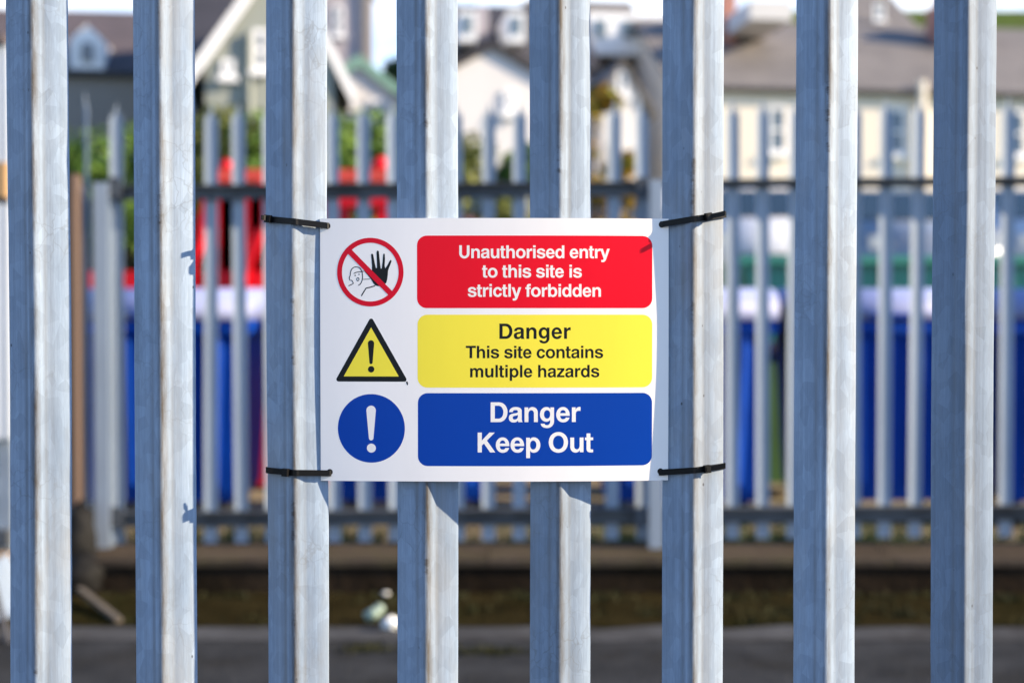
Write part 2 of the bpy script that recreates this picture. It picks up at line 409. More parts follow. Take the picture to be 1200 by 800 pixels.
MB().bounds(.90, 1.0, .052, .060, 0, 2.3).bounds(.90, 1.0, .10, .108, 0, 2.3).bounds(.947, .953, .06, .10, 0, 2.3).build('post', M['galv'], front)

# ------------------------------------------------------------------ the sign
SC = F / 1.622                  # photo pixels per metre on the sign
SX, SZ = PX(579.5, 1.622), PZ(410, 1.622)
HW, HH = .1995, .1500
def sdep(u, v):                 # forward depth of the flexed board's front face from the pale edges
    if u < 0: return .0200 - (.0078 + .0012 * (abs(v) / HH) ** 2) * (abs(u) / HW) ** 2.0
    return .0200 - (.0104 + .0028 * (abs(v) / HH) ** 2) * (abs(u) / HW) ** 2.2
sign = thing('warning_sign', 'white rectangular warning sign with red, yellow and blue panels cable tied to the pales', 'sign', (SX, YB, SZ))
def U(px): return (px - 579.5) / SC
def V(py): return -(py - 410) / SC
b = bmesh.new(); NX, NZ = 120, 24; T = .0022
fr = [[b.verts.new((u, -sdep(u, v), v)) for v in [-HH + 2 * HH * j / NZ for j in range(NZ + 1)]] for u in [-HW + 2 * HW * i / NX for i in range(NX + 1)]]
bk = [[b.verts.new((q.co.x, q.co.y + T, q.co.z)) for q in col] for col in fr]
for i in range(NX):
    for j in range(NZ):
        b.faces.new((fr[i][j], fr[i + 1][j], fr[i + 1][j + 1], fr[i][j + 1]))
        b.faces.new((bk[i][j], bk[i][j + 1], bk[i + 1][j + 1], bk[i + 1][j]))
for i in range(NX):
    for j in (0, NZ): b.faces.new((fr[i][j], fr[i + 1][j], bk[i + 1][j], bk[i][j]))
for j in range(NZ):
    for i in (0, NX): b.faces.new((fr[i][j], fr[i][j + 1], bk[i][j + 1], bk[i][j]))
bmesh.ops.recalc_face_normals(b, faces=b.faces)
me = bpy.data.meshes.new('board'); b.to_mesh(me); b.free(); me.materials.append(M['white'])
for p in me.polygons: p.use_smooth = True
me.set_sharp_from_angle(angle=R(40)); link('board', me, sign)

def fill_mesh(name, polys, off, mat):
    """flat print: outlines in sign coordinates, filled, cut into strips and laid on the flexed board"""
    groups = polys if polys and hasattr(polys[0][0][0], '__len__') else [polys]
    vs, es, k = [], [], 0
    for g in groups:
        for p in g:
            n = len(p); vs += [Vector(q) for q in p]; es += [(k + i, k + (i + 1) % n) for i in range(n)]; k += n
    ov, oe, of, *_ = delaunay_2d_cdt(vs, es, [], 0, 1e-8)
    def odd(c, g):
        r = False
        for p in g:
            for i in range(len(p)):
                (x1, y1), (x2, y2) = p[i - 1], p[i]
                if (y1 > c.y) != (y2 > c.y) and c.x < (x2 - x1) * (c.y - y1) / (y2 - y1) + x1: r = not r
        return r
    boxes = [(min(q[0] for p in g for q in p), max(q[0] for p in g for q in p)) for g in groups]
    bb = bmesh.new(); bv = [bb.verts.new((q.x, 0, q.y)) for q in ov]
    for f in of:
        c = sum((ov[i] for i in f), Vector((0, 0))) / len(f)
        if any(lo <= c.x <= hi and odd(c, g) for g, (lo, hi) in zip(groups, boxes)): bb.faces.new([bv[i] for i in f])
    bmesh.ops.delete(bb, geom=[v for v in bb.verts if not v.link_faces], context='VERTS')
    bmesh.ops.triangulate(bb, faces=bb.faces)
    xs_ = [q.x for q in ov]; zs_ = [q.y for q in ov]; a = min(xs_); st = .004
    for i in range(1, int((max(xs_) - a) / st) + 1):
        bmesh.ops.bisect_plane(bb, geom=bb.verts[:] + bb.edges[:] + bb.faces[:], plane_co=(a + i * st, 0, 0), plane_no=(1, 0, 0))
    a = min(zs_); st = .012
    for i in range(1, int((max(zs_) - a) / st) + 1):
        bmesh.ops.bisect_plane(bb, geom=bb.verts[:] + bb.edges[:] + bb.faces[:], plane_co=(0, 0, a + i * st), plane_no=(0, 0, 1))
    for q in bb.verts: q.co.y = -sdep(q.co.x, q.co.z) - off
    bmesh.ops.recalc_face_normals(bb, faces=bb.faces)
    for f in bb.faces:
        if f.normal.y > 0: f.normal_flip()
    m_ = bpy.data.meshes.new(name); bb.to_mesh(m_); bb.free(); m_.materials.append(mat)
    for p in m_.polygons: p.use_smooth = True
    return link(name, m_, sign)
def pxpoly(pts): return [(U(x), V(y)) for x, y in pts]
def rrect(x0, y0, x1, y1, r, n=8):
    o = []
    for cx, cy, a0 in ((x1 - r, y0 + r, -90), (x1 - r, y1 - r, 0), (x0 + r, y1 - r, 90), (x0 + r, y0 + r, 180)):
        for i in range(n + 1):
            t = R(a0 + 90 * i / n); o.append((cx + r * math.cos(t), cy + r * math.sin(t)))
    return o
def ell(cx, cy, rx, ry, n=64): return [(cx + rx * math.cos(math.tau * i / n), cy + ry * math.sin(math.tau * i / n)) for i in range(n)]
def capsule(x0, y0, r0, x1, y1, r1, n=10):
    """tapered stroke with round ends"""
    a = math.atan2(y1 - y0, x1 - x0); o = []
    for i in range(n + 1): t = a + R(90) + math.pi * i / n; o.append((x0 + r0 * math.cos(t), y0 + r0 * math.sin(t)))
    for i in range(n + 1): t = a - R(90) + math.pi * i / n; o.append((x1 + r1 * math.cos(t), y1 + r1 * math.sin(t)))
    return o
L1, L2, L3, L4 = .00003, .00006, .00009, .00012
fill_mesh('red_panel', [pxpoly(rrect(488.8, 276.2, 765, 361, 11.5))], L1, M['red'])
fill_mesh('yellow_panel', [pxpoly(rrect(489.3, 368.6, 765, 454, 11.5))], L1, M['yellow'])
fill_mesh('blue_panel', [pxpoly(rrect(489.6, 460.4, 765, 546, 11.5))], L1, M['blue'])

# letterforms of a bold grotesque, drawn here as outlines (1000 units to the em).
# commands: M/L points, C cubic, h / v quarter ellipse that leaves horizontally / vertically
G = {
 ' ': (278, []),
 'i': (278, ['M69 0 L69 532 L209 532 L209 0', 'M69 602 L69 718 L209 718 L209 602']),
 'l': (278, ['M69 0 L69 718 L209 718 L209 0']),
 'T': (611, ['M14 718 L598 718 L598 594 L382 594 L382 0 L230 0 L230 594 L14 594']),
 'h': (611, ['M65 0 L65 718 L205 718 L205 452 C235 515 288 546 352 546 h546 345 L546 0 L406 0 L406 312 v308 430 h205 296 L205 0']),
 'n': (611, ['M65 0 L65 532 L198 532 L198 452 C232 515 285 546 352 546 h546 345 L546 0 L406 0 L406 312 v308 430 h205 296 L205 0']),
 'm': (889, ['M62 0 L62 532 L194 532 L194 460 C225 517 275 546 335 546 C400 546 448 515 470 458 C505 517 555 546 622 546 h827 350 L827 0 L687 0 L687 325 v598 430 h515 310 L515 0 L375 0 L375 325 v288 430 h202 310 L202 0']),
 'r': (389, ['M64 0 L64 532 L197 532 L197 440 C225 505 275 546 345 546 L377 543 L377 402 C355 406 340 408 320 408 C245 408 204 370 204 290 L204 0']),
 'c': (556, ['M524 340 C515 470 420 546 292 546 h34 264 v290 -14 C420 -14 512 70 524 200 L388 200 C378 140 345 104 292 104 h176 264 v292 430 C345 430 380 395 386 340']),
 'e': (556, ['M522 226 L173 226 C178 142 215 100 282 100 C330 100 365 122 378 160 L514 160 C488 48 400 -14 280 -14 h30 264 v280 546 h522 250', 'M174 320 C182 395 220 434 276 434 C335 434 372 395 378 320']),
 'd': (611, ['M546 0 L546 718 L406 718 L406 470 C375 520 330 546 270 546 h32 268 v270 -14 C335 -14 382 15 413 66 L413 0', 'O291 266 115 164']),
 'g': (611, ['M411 532 L544 532 L544 30 v290 -218 C160 -218 68 -160 60 -60 L200 -60 C208 -96 240 -114 290 -114 h404 10 L404 82 C372 36 330 10 270 10 h32 276 v268 546 C330 546 380 520 411 466', 'O290 277 114 154']),
 'a': (556, ['M174 362 L42 362 C52 480 140 546 276 546 C425 546 500 495 500 395 L500 130 C500 60 505 30 530 18 L530 0 L380 0 C372 18 368 40 367 58 C325 10 270 -14 200 -14 C100 -14 32 50 32 148 C32 250 90 295 210 312 C330 328 362 335 362 380 C362 420 330 438 274 438 C212 438 180 415 174 362', 'M362 262 C330 240 290 238 245 228 C195 217 172 195 172 156 C172 115 198 92 240 92 C315 92 362 140 362 210']),
 's': (556, ['M372 370 L508 370 C502 485 415 546 276 546 C130 546 44 480 44 375 C44 285 105 248 215 222 C350 192 382 180 382 142 C382 105 348 90 285 90 C215 90 180 115 174 172 L32 172 C36 50 125 -14 280 -14 C435 -14 522 55 522 162 C522 255 460 295 335 322 C215 348 184 358 184 392 C184 425 220 442 270 442 C330 442 365 420 372 370']),
 't': (333, ['M208 680 L208 532 L308 532 L308 436 L208 436 L208 140 C208 104 220 96 258 96 L308 98 L308 -4 C285 -8 262 -10 235 -10 C120 -10 68 30 68 125 L68 436 L10 436 L10 532 L68 532 L68 680']),
 'f': (333, ['M88 0 L88 436 L10 436 L10 532 L88 532 L88 575 C88 680 145 724 250 724 L318 722 L318 614 L275 614 C240 614 228 602 228 572 L228 532 L316 532 L316 436 L228 436 L228 0']),
 'y': (556, ['M6 532 L158 532 L282 160 L400 532 L548 532 L345 -50 C305 -165 250 -214 150 -214 L70 -208 L70 -96 L120 -99 C170 -99 200 -75 200 -30 C200 -12 196 0 190 16']),
 'z': (500, ['M30 0 L30 110 L285 422 L42 422 L42 532 L464 532 L464 424 L206 110 L470 110 L470 0']),
 'o': (611, ['O305 266 273 280', 'O305 266 130 166']),
 'U': (722, ['M72 718 L222 718 L222 270 v361 112 h500 270 L500 718 L650 718 L650 275 v361 -17 h72 275']),
 'D': (722, ['M76 0 L76 718 L380 718 h688 359 v380 0', 'M226 124 L360 124 h538 359 v360 594 L226 594']),
 'K': (722, ['M74 0 L74 718 L224 718 L224 430 L500 718 L692 718 L408 430 L712 0 L524 0 L300 322 L224 244 L224 0']),
 'O': (778, ['O389 359 350 376', 'O389 359 198 248']),
}
def flat(path, n=7):
    """turn one outline into points"""
    if path[0] == 'O':
        cx, cy, rx, ry = map(float, path[1:].split()); q = []; k = .58
        for a, b_, c, d in (((rx, 0), (rx, ry * k), (rx * k, ry), (0, ry)), ((0, ry), (-rx * k, ry), (-rx, ry * k), (-rx, 0)), ((-rx, 0), (-rx, -ry * k), (-rx * k, -ry), (0, -ry)), ((0, -ry), (rx * k, -ry), (rx, -ry * k), (rx, 0))):
            for i in range(10):
                t = i / 10; s = 1 - t
                q.append(tuple(o_ + s**3 * a[j] + 3 * s * s * t * b_[j] + 3 * s * t * t * c[j] + t**3 * d[j] for j, o_ in enumerate((cx, cy))))
        return q
    tok = path.replace('M', ' M ').replace('L', ' L ').replace('C', ' C ').replace('h', ' h ').replace('v', ' v ').split()
    pts = []; i = 0; k = .57
    while i < len(tok):
        c = tok[i]
        if c in 'ML': pts.append((float(tok[i + 1]), float(tok[i + 2]))); i += 3; continue
        p0 = pts[-1]
        if c == 'C':
            v = list(map(float, tok[i + 1:i + 7])); p1, p2, p3 = v[:2], v[2:4], v[4:]; i += 7
        else:
            p3 = (float(tok[i + 1]), float(tok[i + 2])); i += 3
            if c == 'h': p1 = (p0[0] + k * (p3[0] - p0[0]), p0[1]); p2 = (p3[0], p3[1] - k * (p3[1] - p0[1]))
            else: p1 = (p0[0], p0[1] + k * (p3[1] - p0[1])); p2 = (p3[0] - k * (p3[0] - p0[0]), p3[1])
        for j in range(1, n + 1):
            t = j / n; s = 1 - t
            pts.append(tuple(s**3 * p0[a] + 3 * s * s * t * p1[a] + 3 * s * t * t * p2[a] + t**3 * p3[a] for a in (0, 1)))
    q = []
    for p in pts:
        if not q or (abs(p[0] - q[-1][0]) + abs(p[1] - q[-1][1])) > .5: q.append(p)
    if abs(q[0][0] - q[-1][0]) + abs(q[0][1] - q[-1][1]) < .5: q.pop()
    return q
def glyph(ch):
    if ch == 'u': wd, ps = G['n']; return wd, [[(wd - x, 532 - y) for x, y in flat(p)] for p in ps]
    if ch == 'b': wd, ps = G['d']; return wd, [[(wd - x, y) for x, y in flat(p)] for p in ps]
    if ch == 'p': wd, ps = G['d']; return wd, [[(wd - x, 532 - (y if y < 700 else 739)) for x, y in flat(p)] for p in ps]
    wd, ps = G[ch]; return wd, [flat(p) for p in ps]
def line(text, x0, x1, base, cap, mat):
    """one printed line fitted between photo columns x0..x1 on a baseline row"""
    gs = [glyph(c) for c in text]; s = cap / 718.0
    lead = min(x for p in gs[0][1] for x, y in p); last = max(x for p in gs[-1][1] for x, y in p)
    nat = sum(g[0] for g in gs[:-1]) + last - lead
    tr = ((x1 - x0) / s - nat) / (len(text) - 1)
    polys = []; pen = -lead; k = 0
    bb_parts = []
    for wd, ps in gs:
        if ps: bb_parts.append([[(U(x0 + s * (pen + x)), V(base - s * y)) for x, y in p] for p in ps])
        pen += wd + tr
    fill_mesh('lettering', bb_parts, L2, mat)
LW, BK = M['letter_white'], M['black']
line('Unauthorised entry', 538.3, 714.6, 302.6, 14.9, LW)
line('to this site is', 565, 681.8, 325.2, 14.9, LW)
line('strictly forbidden', 548.3, 704.3, 347.7, 14.9, LW)
line('Danger', 585.3, 668.8, 396.9, 17.9, BK)
line('This site contains', 546, 707, 419.5, 14.5, BK)
line('multiple hazards', 551, 702.6, 441.9, 14.5, BK)
line('Danger', 575, 680.4, 494.3, 23.2, LW)
line('Keep Out', 559.8, 695.3, 529.8, 23.2, LW)

# prohibition roundel: raised hand and shouting head behind a red bar
cx, cy = 433.8, 318.8
fill_mesh('prohibition_ring', [pxpoly(ell(cx, cy, 39.2, 40.2, 96)), pxpoly(ell(cx, cy, 33.4, 34.3, 96))], L3, M['ring_red'])
fill_mesh('prohibition_bar', [pxpoly([(407.4, 297.2), (412.0, 292.6), (459.9, 341.3), (455.4, 345.9)])], L4, M['ring_red'])
def q8(pts): return [(380 + x / 8, 270 + y / 8) for x, y in pts]
hand = [(371, 366), (398, 380), (430, 400), (446, 392), (447, 330), (440, 250), (438, 224), (448, 217), (458, 224), (472, 300), (484, 352), (493, 352), (494, 300), (490, 215), (491, 195), (502, 188), (512, 196), (518, 260), (526, 330), (530, 358), (538, 356), (546, 300), (552, 228), (558, 216), (568, 222), (570, 270), (566, 330), (572, 356), (590, 330), (612, 288), (624, 276), (632, 284), (628, 300), (608, 350), (598, 380), (596, 420), (590, 460), (582, 490), (560, 512), (530, 523), (500, 522), (474, 512), (458, 492), (440, 462), (420, 436), (392, 402), (372, 380)]
fill_mesh('hand_symbol', [pxpoly(q8(hand))], L2, BK)
def stroke(pts, w_):
    """open polyline drawn as a thin ribbon"""
    L, Rr = [], []
    for i, p in enumerate(pts):
        a = pts[max(0, i - 1)]; c = pts[min(len(pts) - 1, i + 1)]
        dx, dy = c[0] - a[0], c[1] - a[1]; l = math.hypot(dx, dy) or 1
        L.append((p[0] - dy / l * w_ / 2, p[1] + dx / l * w_ / 2)); Rr.append((p[0] + dy / l * w_ / 2, p[1] - dx / l * w_ / 2))
    return L + Rr[::-1]
def sm(pts, n=4):
    o = []
    for i in range(len(pts) - 1):
        p0, p1, p2, p3 = pts[max(0, i - 1)], pts[i], pts[i + 1], pts[min(len(pts) - 1, i + 2)]
        for j in range(n):
            t = j / n
            o.append(tuple(.5 * (2 * p1[a] + (p2[a] - p0[a]) * t + (2 * p0[a] - 5 * p1[a] + 4 * p2[a] - p3[a]) * t * t + (3 * p1[a] - p0[a] - 3 * p2[a] + p3[a]) * t**3) for a in (0, 1)))
    return o + [pts[-1]]
strokes = [
 (sm([(242, 420), (244, 392), (256, 362), (280, 344), (305, 342), (330, 352), (348, 376), (355, 400), (358, 440), (352, 472), (338, 500), (318, 515)]), 8),
 ([(242, 420), (232, 440), (238, 466), (258, 468), (272, 496), (250, 508), (226, 518)], 8),
 (sm([(274, 404), (300, 392), (330, 388), (366, 384)]), 8),
 ([(362, 458), (428, 456)], 6),
 ([(346, 614), (366, 580), (392, 540), (430, 532), (476, 518)], 11),
]
for k, (s_, w_) in enumerate(strokes): fill_mesh('head_outline', [pxpoly(q8(stroke(s_, w_)))], L2 - .000004 * k, BK)
fill_mesh('face_symbol', [pxpoly(q8(ell(288, 421, 7, 6, 14))), pxpoly(q8(ell(325, 411, 7, 6, 14)))], L2, BK)
fill_mesh('mouth_symbol', [pxpoly(q8(ell(314, 457, 14, 18, 20))), pxpoly(q8(ell(314, 457, 7, 11, 20)))], L2, BK)
# hazard triangle
def rtri(ax, ay, bx, by, cx_, cy_, r):
    P3 = [Vector((ax, ay)), Vector((bx, by)), Vector((cx_, cy_))]; o = []
    ctr = sum(P3, Vector((0, 0))) / 3
    for i, p in enumerate(P3):
        a = (P3[i - 1] - p).normalized(); c = (P3[(i + 1) % 3] - p).normalized(); bis = (a + c).normalized()
        half = math.acos(max(-1, min(1, a.dot(c)))) / 2; d = r / math.sin(half); q = p + bis * d
        t0 = p + a * (r / math.tan(half)); t1 = p + c * (r / math.tan(half))
        a0 = math.atan2(t0.y - q.y, t0.x - q.x); a1 = math.atan2(t1.y - q.y, t1.x - q.x)
        da = (a1 - a0 + math.pi) % math.tau - math.pi
        o += [(q.x + r * math.cos(a0 + da * j / 6), q.y + r * math.sin(a0 + da * j / 6)) for j in range(7)]
    return o
fill_mesh('hazard_triangle', [pxpoly(rtri(434.8, 370.5, 391.6, 447.1, 478.2, 447.1, 2.6))], L1, BK)
fill_mesh('triangle_face', [pxpoly([(434.7, 383.6), (402.2, 441), (467.2, 441)])], L2, M['yellow'])
fill_mesh('exclamation_mark', [pxpoly(capsule(434.6, 402.2, 3.7, 434.6, 424.6, 1.9)), pxpoly(ell(434.7, 432.6, 3.8, 3.8, 24))], L3, BK)
fill_mesh('mandatory_disc', [pxpoly(ell(434.7, 502, 39.6, 40.3, 96))], L1, M['blue'])
fill_mesh('exclamation_mark', [pxpoly(capsule(434.5, 480.9, 5.6, 434.5, 513.4, 2.7)), pxpoly(ell(434.7, 525.2, 5.3, 5.3, 28))], L2, LW)
fill_mesh('print_chip', [pxpoly([(475.6, 447.2), (477.4, 446.6), (478.2, 449.4), (477.8, 451.3), (476.6, 450.6)])], L2, BK)

for hx_, hy_ in ((383.2, 264.6), (385.2, 553.8), (776.3, 262.8), (775.3, 553.4)):
    fill_mesh('fixing_hole', [pxpoly(ell(hx_, hy_, 3.6, 3.6, 20))], L1, BK)
# ------------------------------------------------------------------ cable ties
def ribbon(path, hgt, th, closed=False):
    """strap swept along points (x, forward, z), standing on edge"""
    mb = MB(); n = len(path); rings = []
    for i, p in enumerate(path):
        a = path[i - 1] if (i or closed) else p; c = path[(i + 1) % n] if (i < n - 1 or closed) else p
        tx, td = c[0] - a[0], c[1] - a[1]; l = math.hypot(tx, td) or 1; nx, nd = -td / l * th / 2, tx / l * th / 2
        rings.append([mb.bm.verts.new((p[0] + s * nx, -(p[1] + s * nd), p[2] + z * hgt / 2)) for s, z in ((1, -1), (1, 1), (-1, 1), (-1, -1))])
    for i in range(n if closed else n - 1):
        A, B = rings[i], rings[(i + 1) % n]
        for k in range(4): mb.bm.faces.new((A[k], A[(k + 1) % 4], B[(k + 1) % 4], B[k]))
    if not closed: mb.bm.faces.new(rings[0][::-1]); mb.bm.faces.new(rings[-1])
    return mb
def tie(label, pcx, hole, far, head, tail_pts):
    """hole, far, head: photo pixels where the strap enters the board, reaches the pale's far edge, and carries its lock"""
    X0 = (pcx - 600) / SB; zc = SZ
    t = thing('cable_tie', label, 'cable tie', (X0, YB - (.0045 if pcx < 600 else 0), PZ(hole[1], 1.63)), 'black cable ties holding the sign')
    hx = SX + U(hole[0]) - X0; fx = (far[0] - pcx) / SB; z1 = PZ(far[1], 1.63) - PZ(hole[1], 1.63)
    sg = 1 if fx > hx else -1
    hd = sdep(U(hole[0]), V(hole[1])) - (.0045 if pcx < 600 else 0)
    def zat(x): return z1 * (x - hx) / (fx - hx)
    path = [(hx - sg * .0005, hd - .006, 0), (hx - sg * .001, hd + .0004, 0), (hx + sg * .0004, hd + .0015, 0), (hx + sg * .002, hd + .0017, zat(hx + sg * .002))]
    for k in range(1, 8):
        f_ = k / 8; x = hx + sg * .002 + (0 - hx - sg * .002) * f_
        path.append((x, hd + .0017 + (PP + .0012 - hd - .0017) * f_, zat(x)))
    path += [(-.002 * sg, PP + .0014, zat(-.002 * sg)), (.002 * sg, PP + .0013, zat(.002 * sg)), (.0055 * sg, PP - .0006, zat(.0055 * sg))]
    for k in range(1, 6):
        f_ = k / 6; x = .0055 * sg + (fx - .0055 * sg) * f_; path.append((x, PP - .0006 + (.003 - PP + .0006) * f_, zat(x)))
    path += [(fx, .0025, z1), (fx + sg * .0012, .0, z1), (fx, -.003, z1), (fx - sg * .008, -.005, z1), (0, -.0055, z1 / 2), (hx * .6, -.004, z1 * .2), (hx * .95, -.001, 0)]
    ribbon(path, .0068, .0013, True).bevel(.0003, 1).build('strap', M['nylon'], t)
    # lock head sits on the strap
    x = (head[0] - pcx) / SB; d = PP + .0015 - max(0, (abs(x) - .004)) * .40
    if (x > 0) == (hx > 0): d = PP + .002 + (hd - PP) * abs(x) / abs(hx)
    ang = -math.atan2(.0135, abs(fx)) * (1 if x > .003 else -1 if x < -.003 else 0) * -1
    rot = Matrix.Rotation(ang, 3, 'Z') @ Matrix.Rotation(math.atan2(z1, abs(fx - hx)) * -sg, 3, 'Y')
    z = zat(x)
    mb = MB().box((x, -d - .0022, z), (.0072, .0056, .0088), rot); mb.bevel(.0009, 2)
    mb.box((x + .0001, -d - .0050, z), (.0030, .0012, .0046), rot)
    mb.build('lock_head', M['nylon'], t)
    ribbon([(x + a, d + .0022 + b_, z + c) for a, b_, c in tail_pts], .0056, .0012).build('tail', M['nylon'], t)
    return t
tie('black cable tie at the top left sign corner, lock at the pale edge', 348.5, (383.5, 264.6), (312.5, 256.2), (317, 257.2), [(0, 0, 0), (-.004, .004, .001), (-.006, .008, .001)])
tie('black cable tie at the bottom left corner of the sign, lock midway on the pale', 348.5, (385.5, 553.8), (313.5, 551.0), (337.5, 553.2), [(0, 0, 0), (-.006, .000, .001), (-.014, -.001, .002), (-.0225, -.001, .0035)])
tie('black cable tie at the top right sign corner, tail sticking out', 813, (776, 262.8), (849, 251.0), (827.5, 254.4), [(0, 0, 0), (.006, .002, .001), (.012, .0052, .0022), (.0178, .0100, .0034)])
tie('black cable tie at the bottom right corner of the sign, tail lying along the pale', 813, (775, 553.4), (849, 546.5), (827.0, 549.2), [(0, 0, 0), (.006, .001, .001), (.013, .001, .0025), (.0205, .001, .0042)])

# ------------------------------------------------------------------ low wall and rear fence
Y2 = 6.62; S2 = F / Y2
wl = thing('concrete_wall', 'low stained concrete plinth wall running under the rear fence', 'wall', (0, 6.46, 0))
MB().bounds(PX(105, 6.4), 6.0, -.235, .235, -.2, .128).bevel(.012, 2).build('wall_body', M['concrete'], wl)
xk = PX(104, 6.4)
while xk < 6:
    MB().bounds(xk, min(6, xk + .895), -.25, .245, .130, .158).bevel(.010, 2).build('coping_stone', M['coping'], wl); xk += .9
rear = thing('palisade_fence', 'blurred rear palisade fence with dark rails standing on the low concrete wall', 'fence', (0, Y2, .158))
PW, PP = .031, .0085; fm = pale_mesh('pale', .03, 2.085, .09, M['galv_far'])
def rx(px): return (px - 600) / S2
slope = .008
def rear_pale(px):
    o = link('pale', fm, rear, (rx(px), 0, slope * rx(px) - .01)); o.rotation_euler = (R(random.uniform(-.3, .3)), R(random.uniform(-.35, .35)), math.pi + R(random.uniform(-3, 3)))
for k in range(18): rear_pale(137.5 + 36.25 * k)
for k in range(18): rear_pale(788 + 35.6 * k)
def rail(x0, x1, zc, h_):
    z = lambda x: zc - .158 + slope * x
    mb = MB()
    A = [(-.012, -h_ / 2), (-.060, h_ / 2)]
    for (ya, yb, za, zb) in ((-.020, -.012, -h_ / 2, h_ / 2), (-.062, -.020, h_ / 2 - .008, h_ / 2)):
        vs = [mb.bm.verts.new((x, y, z(x) + q)) for x in (x0, x1) for y in (ya, yb) for q in (za, zb)]
        for f in ((0, 1, 3, 2), (4, 6, 7, 5), (0, 4, 5, 1), (2, 3, 7, 6), (0, 2, 6, 4), (1, 5, 7, 3)): mb.bm.faces.new([vs[i] for i in f])
    mb.build('rail', M['rail'], rear)
rail(rx(133), rx(758), PZ(223, Y2), .066); rail(rx(133), rx(758), PZ(604, Y2), .075)
rail(rx(776), rx(1430), PZ(218, Y2), .040); rail(rx(776), rx(1430), PZ(604, Y2), .075)
def post(px, top, w_=.07):
    x = rx(px); z = PZ(top, Y2) - .158
    MB().bounds(x - w_ / 2, x + w_ / 2, -.10, -.092, 0, z).bounds(x - w_ / 2, x + w_ / 2, -.03, -.022, 0, z).bounds(x - .004, x + .004, -.092, -.03, 0, z).build('post', M['galv_far'], rear)
post(126, 216); post(767, 213, .066)
for px in (140, 751): # fishplates where the rails meet the posts
    for py in (222, 604): MB().bounds(rx(px) - .03, rx(px) + .03, -.072, -.066, PZ(py, Y2) - .158 - .04, PZ(py, Y2) - .158 + .05).build('fishplate', M['rail'], rear)

# old gate posts at the left end
tag(MB().bounds(-.03, .03, -.05, .05, 0, PZ(205, 6.5)).bevel(.006, 1).build('timber_post', M['wood_dark'], loc=(PX(85, 6.5), 6.5, 0)), 'square dark brown timber post left of the rear fence', 'post')
gp = tag(MB().bounds(-.016, .016, -.03, .03, 0, PZ(218, 6.62)).build('steel_post', M['post_dark'], loc=(PX(94.5, 6.62), 6.62, 0)), 'thin blackened steel gate post beside the timber post', 'post')
o = link('loose_pale', pale_mesh('loose_pale', 0, PZ(108, 6.75), .10, M['galv_far']), None, (PX(102, 6.75), 6.75, 0), (0, R(.4), R(-62)))
tag(o, 'single pale standing edge on between the gate post and the rear fence', 'fence pale')

# ------------------------------------------------------------------ blue bins
def make_bin():
    t = thing('wheeled_bin', 'x', 'bin', group='large blue wheeled bins behind the rear fence')
    W, D, Hh = 1.0, .78, 1.19
    mb = MB()
    def ring(z, k): return [mb.bm.verts.new((sx * W / 2 * k, sy * D / 2 * k, z)) for sx, sy in ((-1, -1), (1, -1), (1, 1), (-1, 1))]
    rs = [ring(.16, .86), ring(.22, .90), ring(Hh, 1.0)]
    for a, c in zip(rs, rs[1:]):
        for i in range(4): mb.bm.faces.new((a[i], a[(i + 1) % 4], c[(i + 1) % 4], c[i]))
    mb.bm.faces.new(rs[0][::-1]); mb.bm.faces.new(rs[-1]); mb.bevel(.04, 3)
    mb.build('body', M['bin_blue'], t)
    for x in (-.34, -.17, 0, .17, .34):
        MB().bar((x * .90, -D / 2 * .905 - .012, .26), (x, -D / 2 - .012, 1.10), .045, .05).bevel(.012, 2).build('rib', M['bin_blue'], t)
    MB().bounds(-W / 2 - .03, W / 2 + .03, -D / 2 - .04, D / 2 + .04, Hh - .07, Hh + .005).bevel(.02, 2).build('rim', M['bin_blue'], t)
    lid = MB(); N = 10; A = []
    for sx in (-1, 1):
        A.append([lid.bm.verts.new((sx * (W / 2 + .035), -(D / 2 + .05) * math.cos(math.pi * i / N), Hh + .007 + .055 + .13 * math.sin(math.pi * i / N) ** .8)) for i in range(N + 1)])
        A.append([lid.bm.verts.new((sx * (W / 2 + .035), -(D / 2 + .05) * (1 - 2 * i / N), Hh + .007)) for i in range(N + 1)])
    for i in range(N):
        lid.bm.faces.new((A[0][i], A[0][i + 1], A[2][i + 1], A[2][i])); lid.bm.faces.new((A[1][i], A[3][i], A[3][i + 1], A[1][i + 1]))
        for s in (0, 2): lid.bm.faces.new((A[s][i], A[s + 1][i], A[s + 1][i + 1], A[s][i + 1]))
    for i in (0, N): lid.bm.faces.new((A[0][i], A[2][i], A[3][i], A[1][i]))
    lid.bevel(.02, 2, 40); l_ = lid.build('lid', M['lid'], t, True)
    MB().tube((-.12, -D / 2 - .075, Hh + .03), (.12, -D / 2 - .075, Hh + .03), .012).build('handle', M['bin_blue'], l_)
    for sx in (-1, 1):
        for sy in (-1, 1):
            wv = MB().tube((sx * .36 - .02, sy * .26, .08), (sx * .36 + .02, sy * .26, .08), .08, n=18).build('wheel', M['rubber'], t)
            MB().bounds(sx * .36 - .03, sx * .36 + .03, sy * .26 - .03, sy * .26 + .03, .10, .18).build('castor_fork', M['rail'], wv)
    return t
bin0 = make_bin()
YBIN = 8.45
bins = [(204, 'blue wheeled bin with lid painted pale for glare at the far left, right of the brown timber post'), (487, 'blue wheeled bin with lid painted pale for glare behind the left half of the sign'),
        (794, 'blue wheeled bin with lid painted pale for glare behind the right edge of the sign'), (1022, 'blue wheeled bin with lid painted pale for glare between the two rightmost near pales'), (1246, 'blue wheeled bin with lid painted pale for glare cut by the right picture edge')]
for i, (px, lb) in enumerate(bins):
    if i == 0: bin0.location = (PX(px, YBIN), YBIN, .004); bin0['label'] = lb
    else: dup(bin0, (PX(px, YBIN), YBIN + .05 * (i % 2), .004), R((0, 2, -2, 1, -2)[i]), lb)
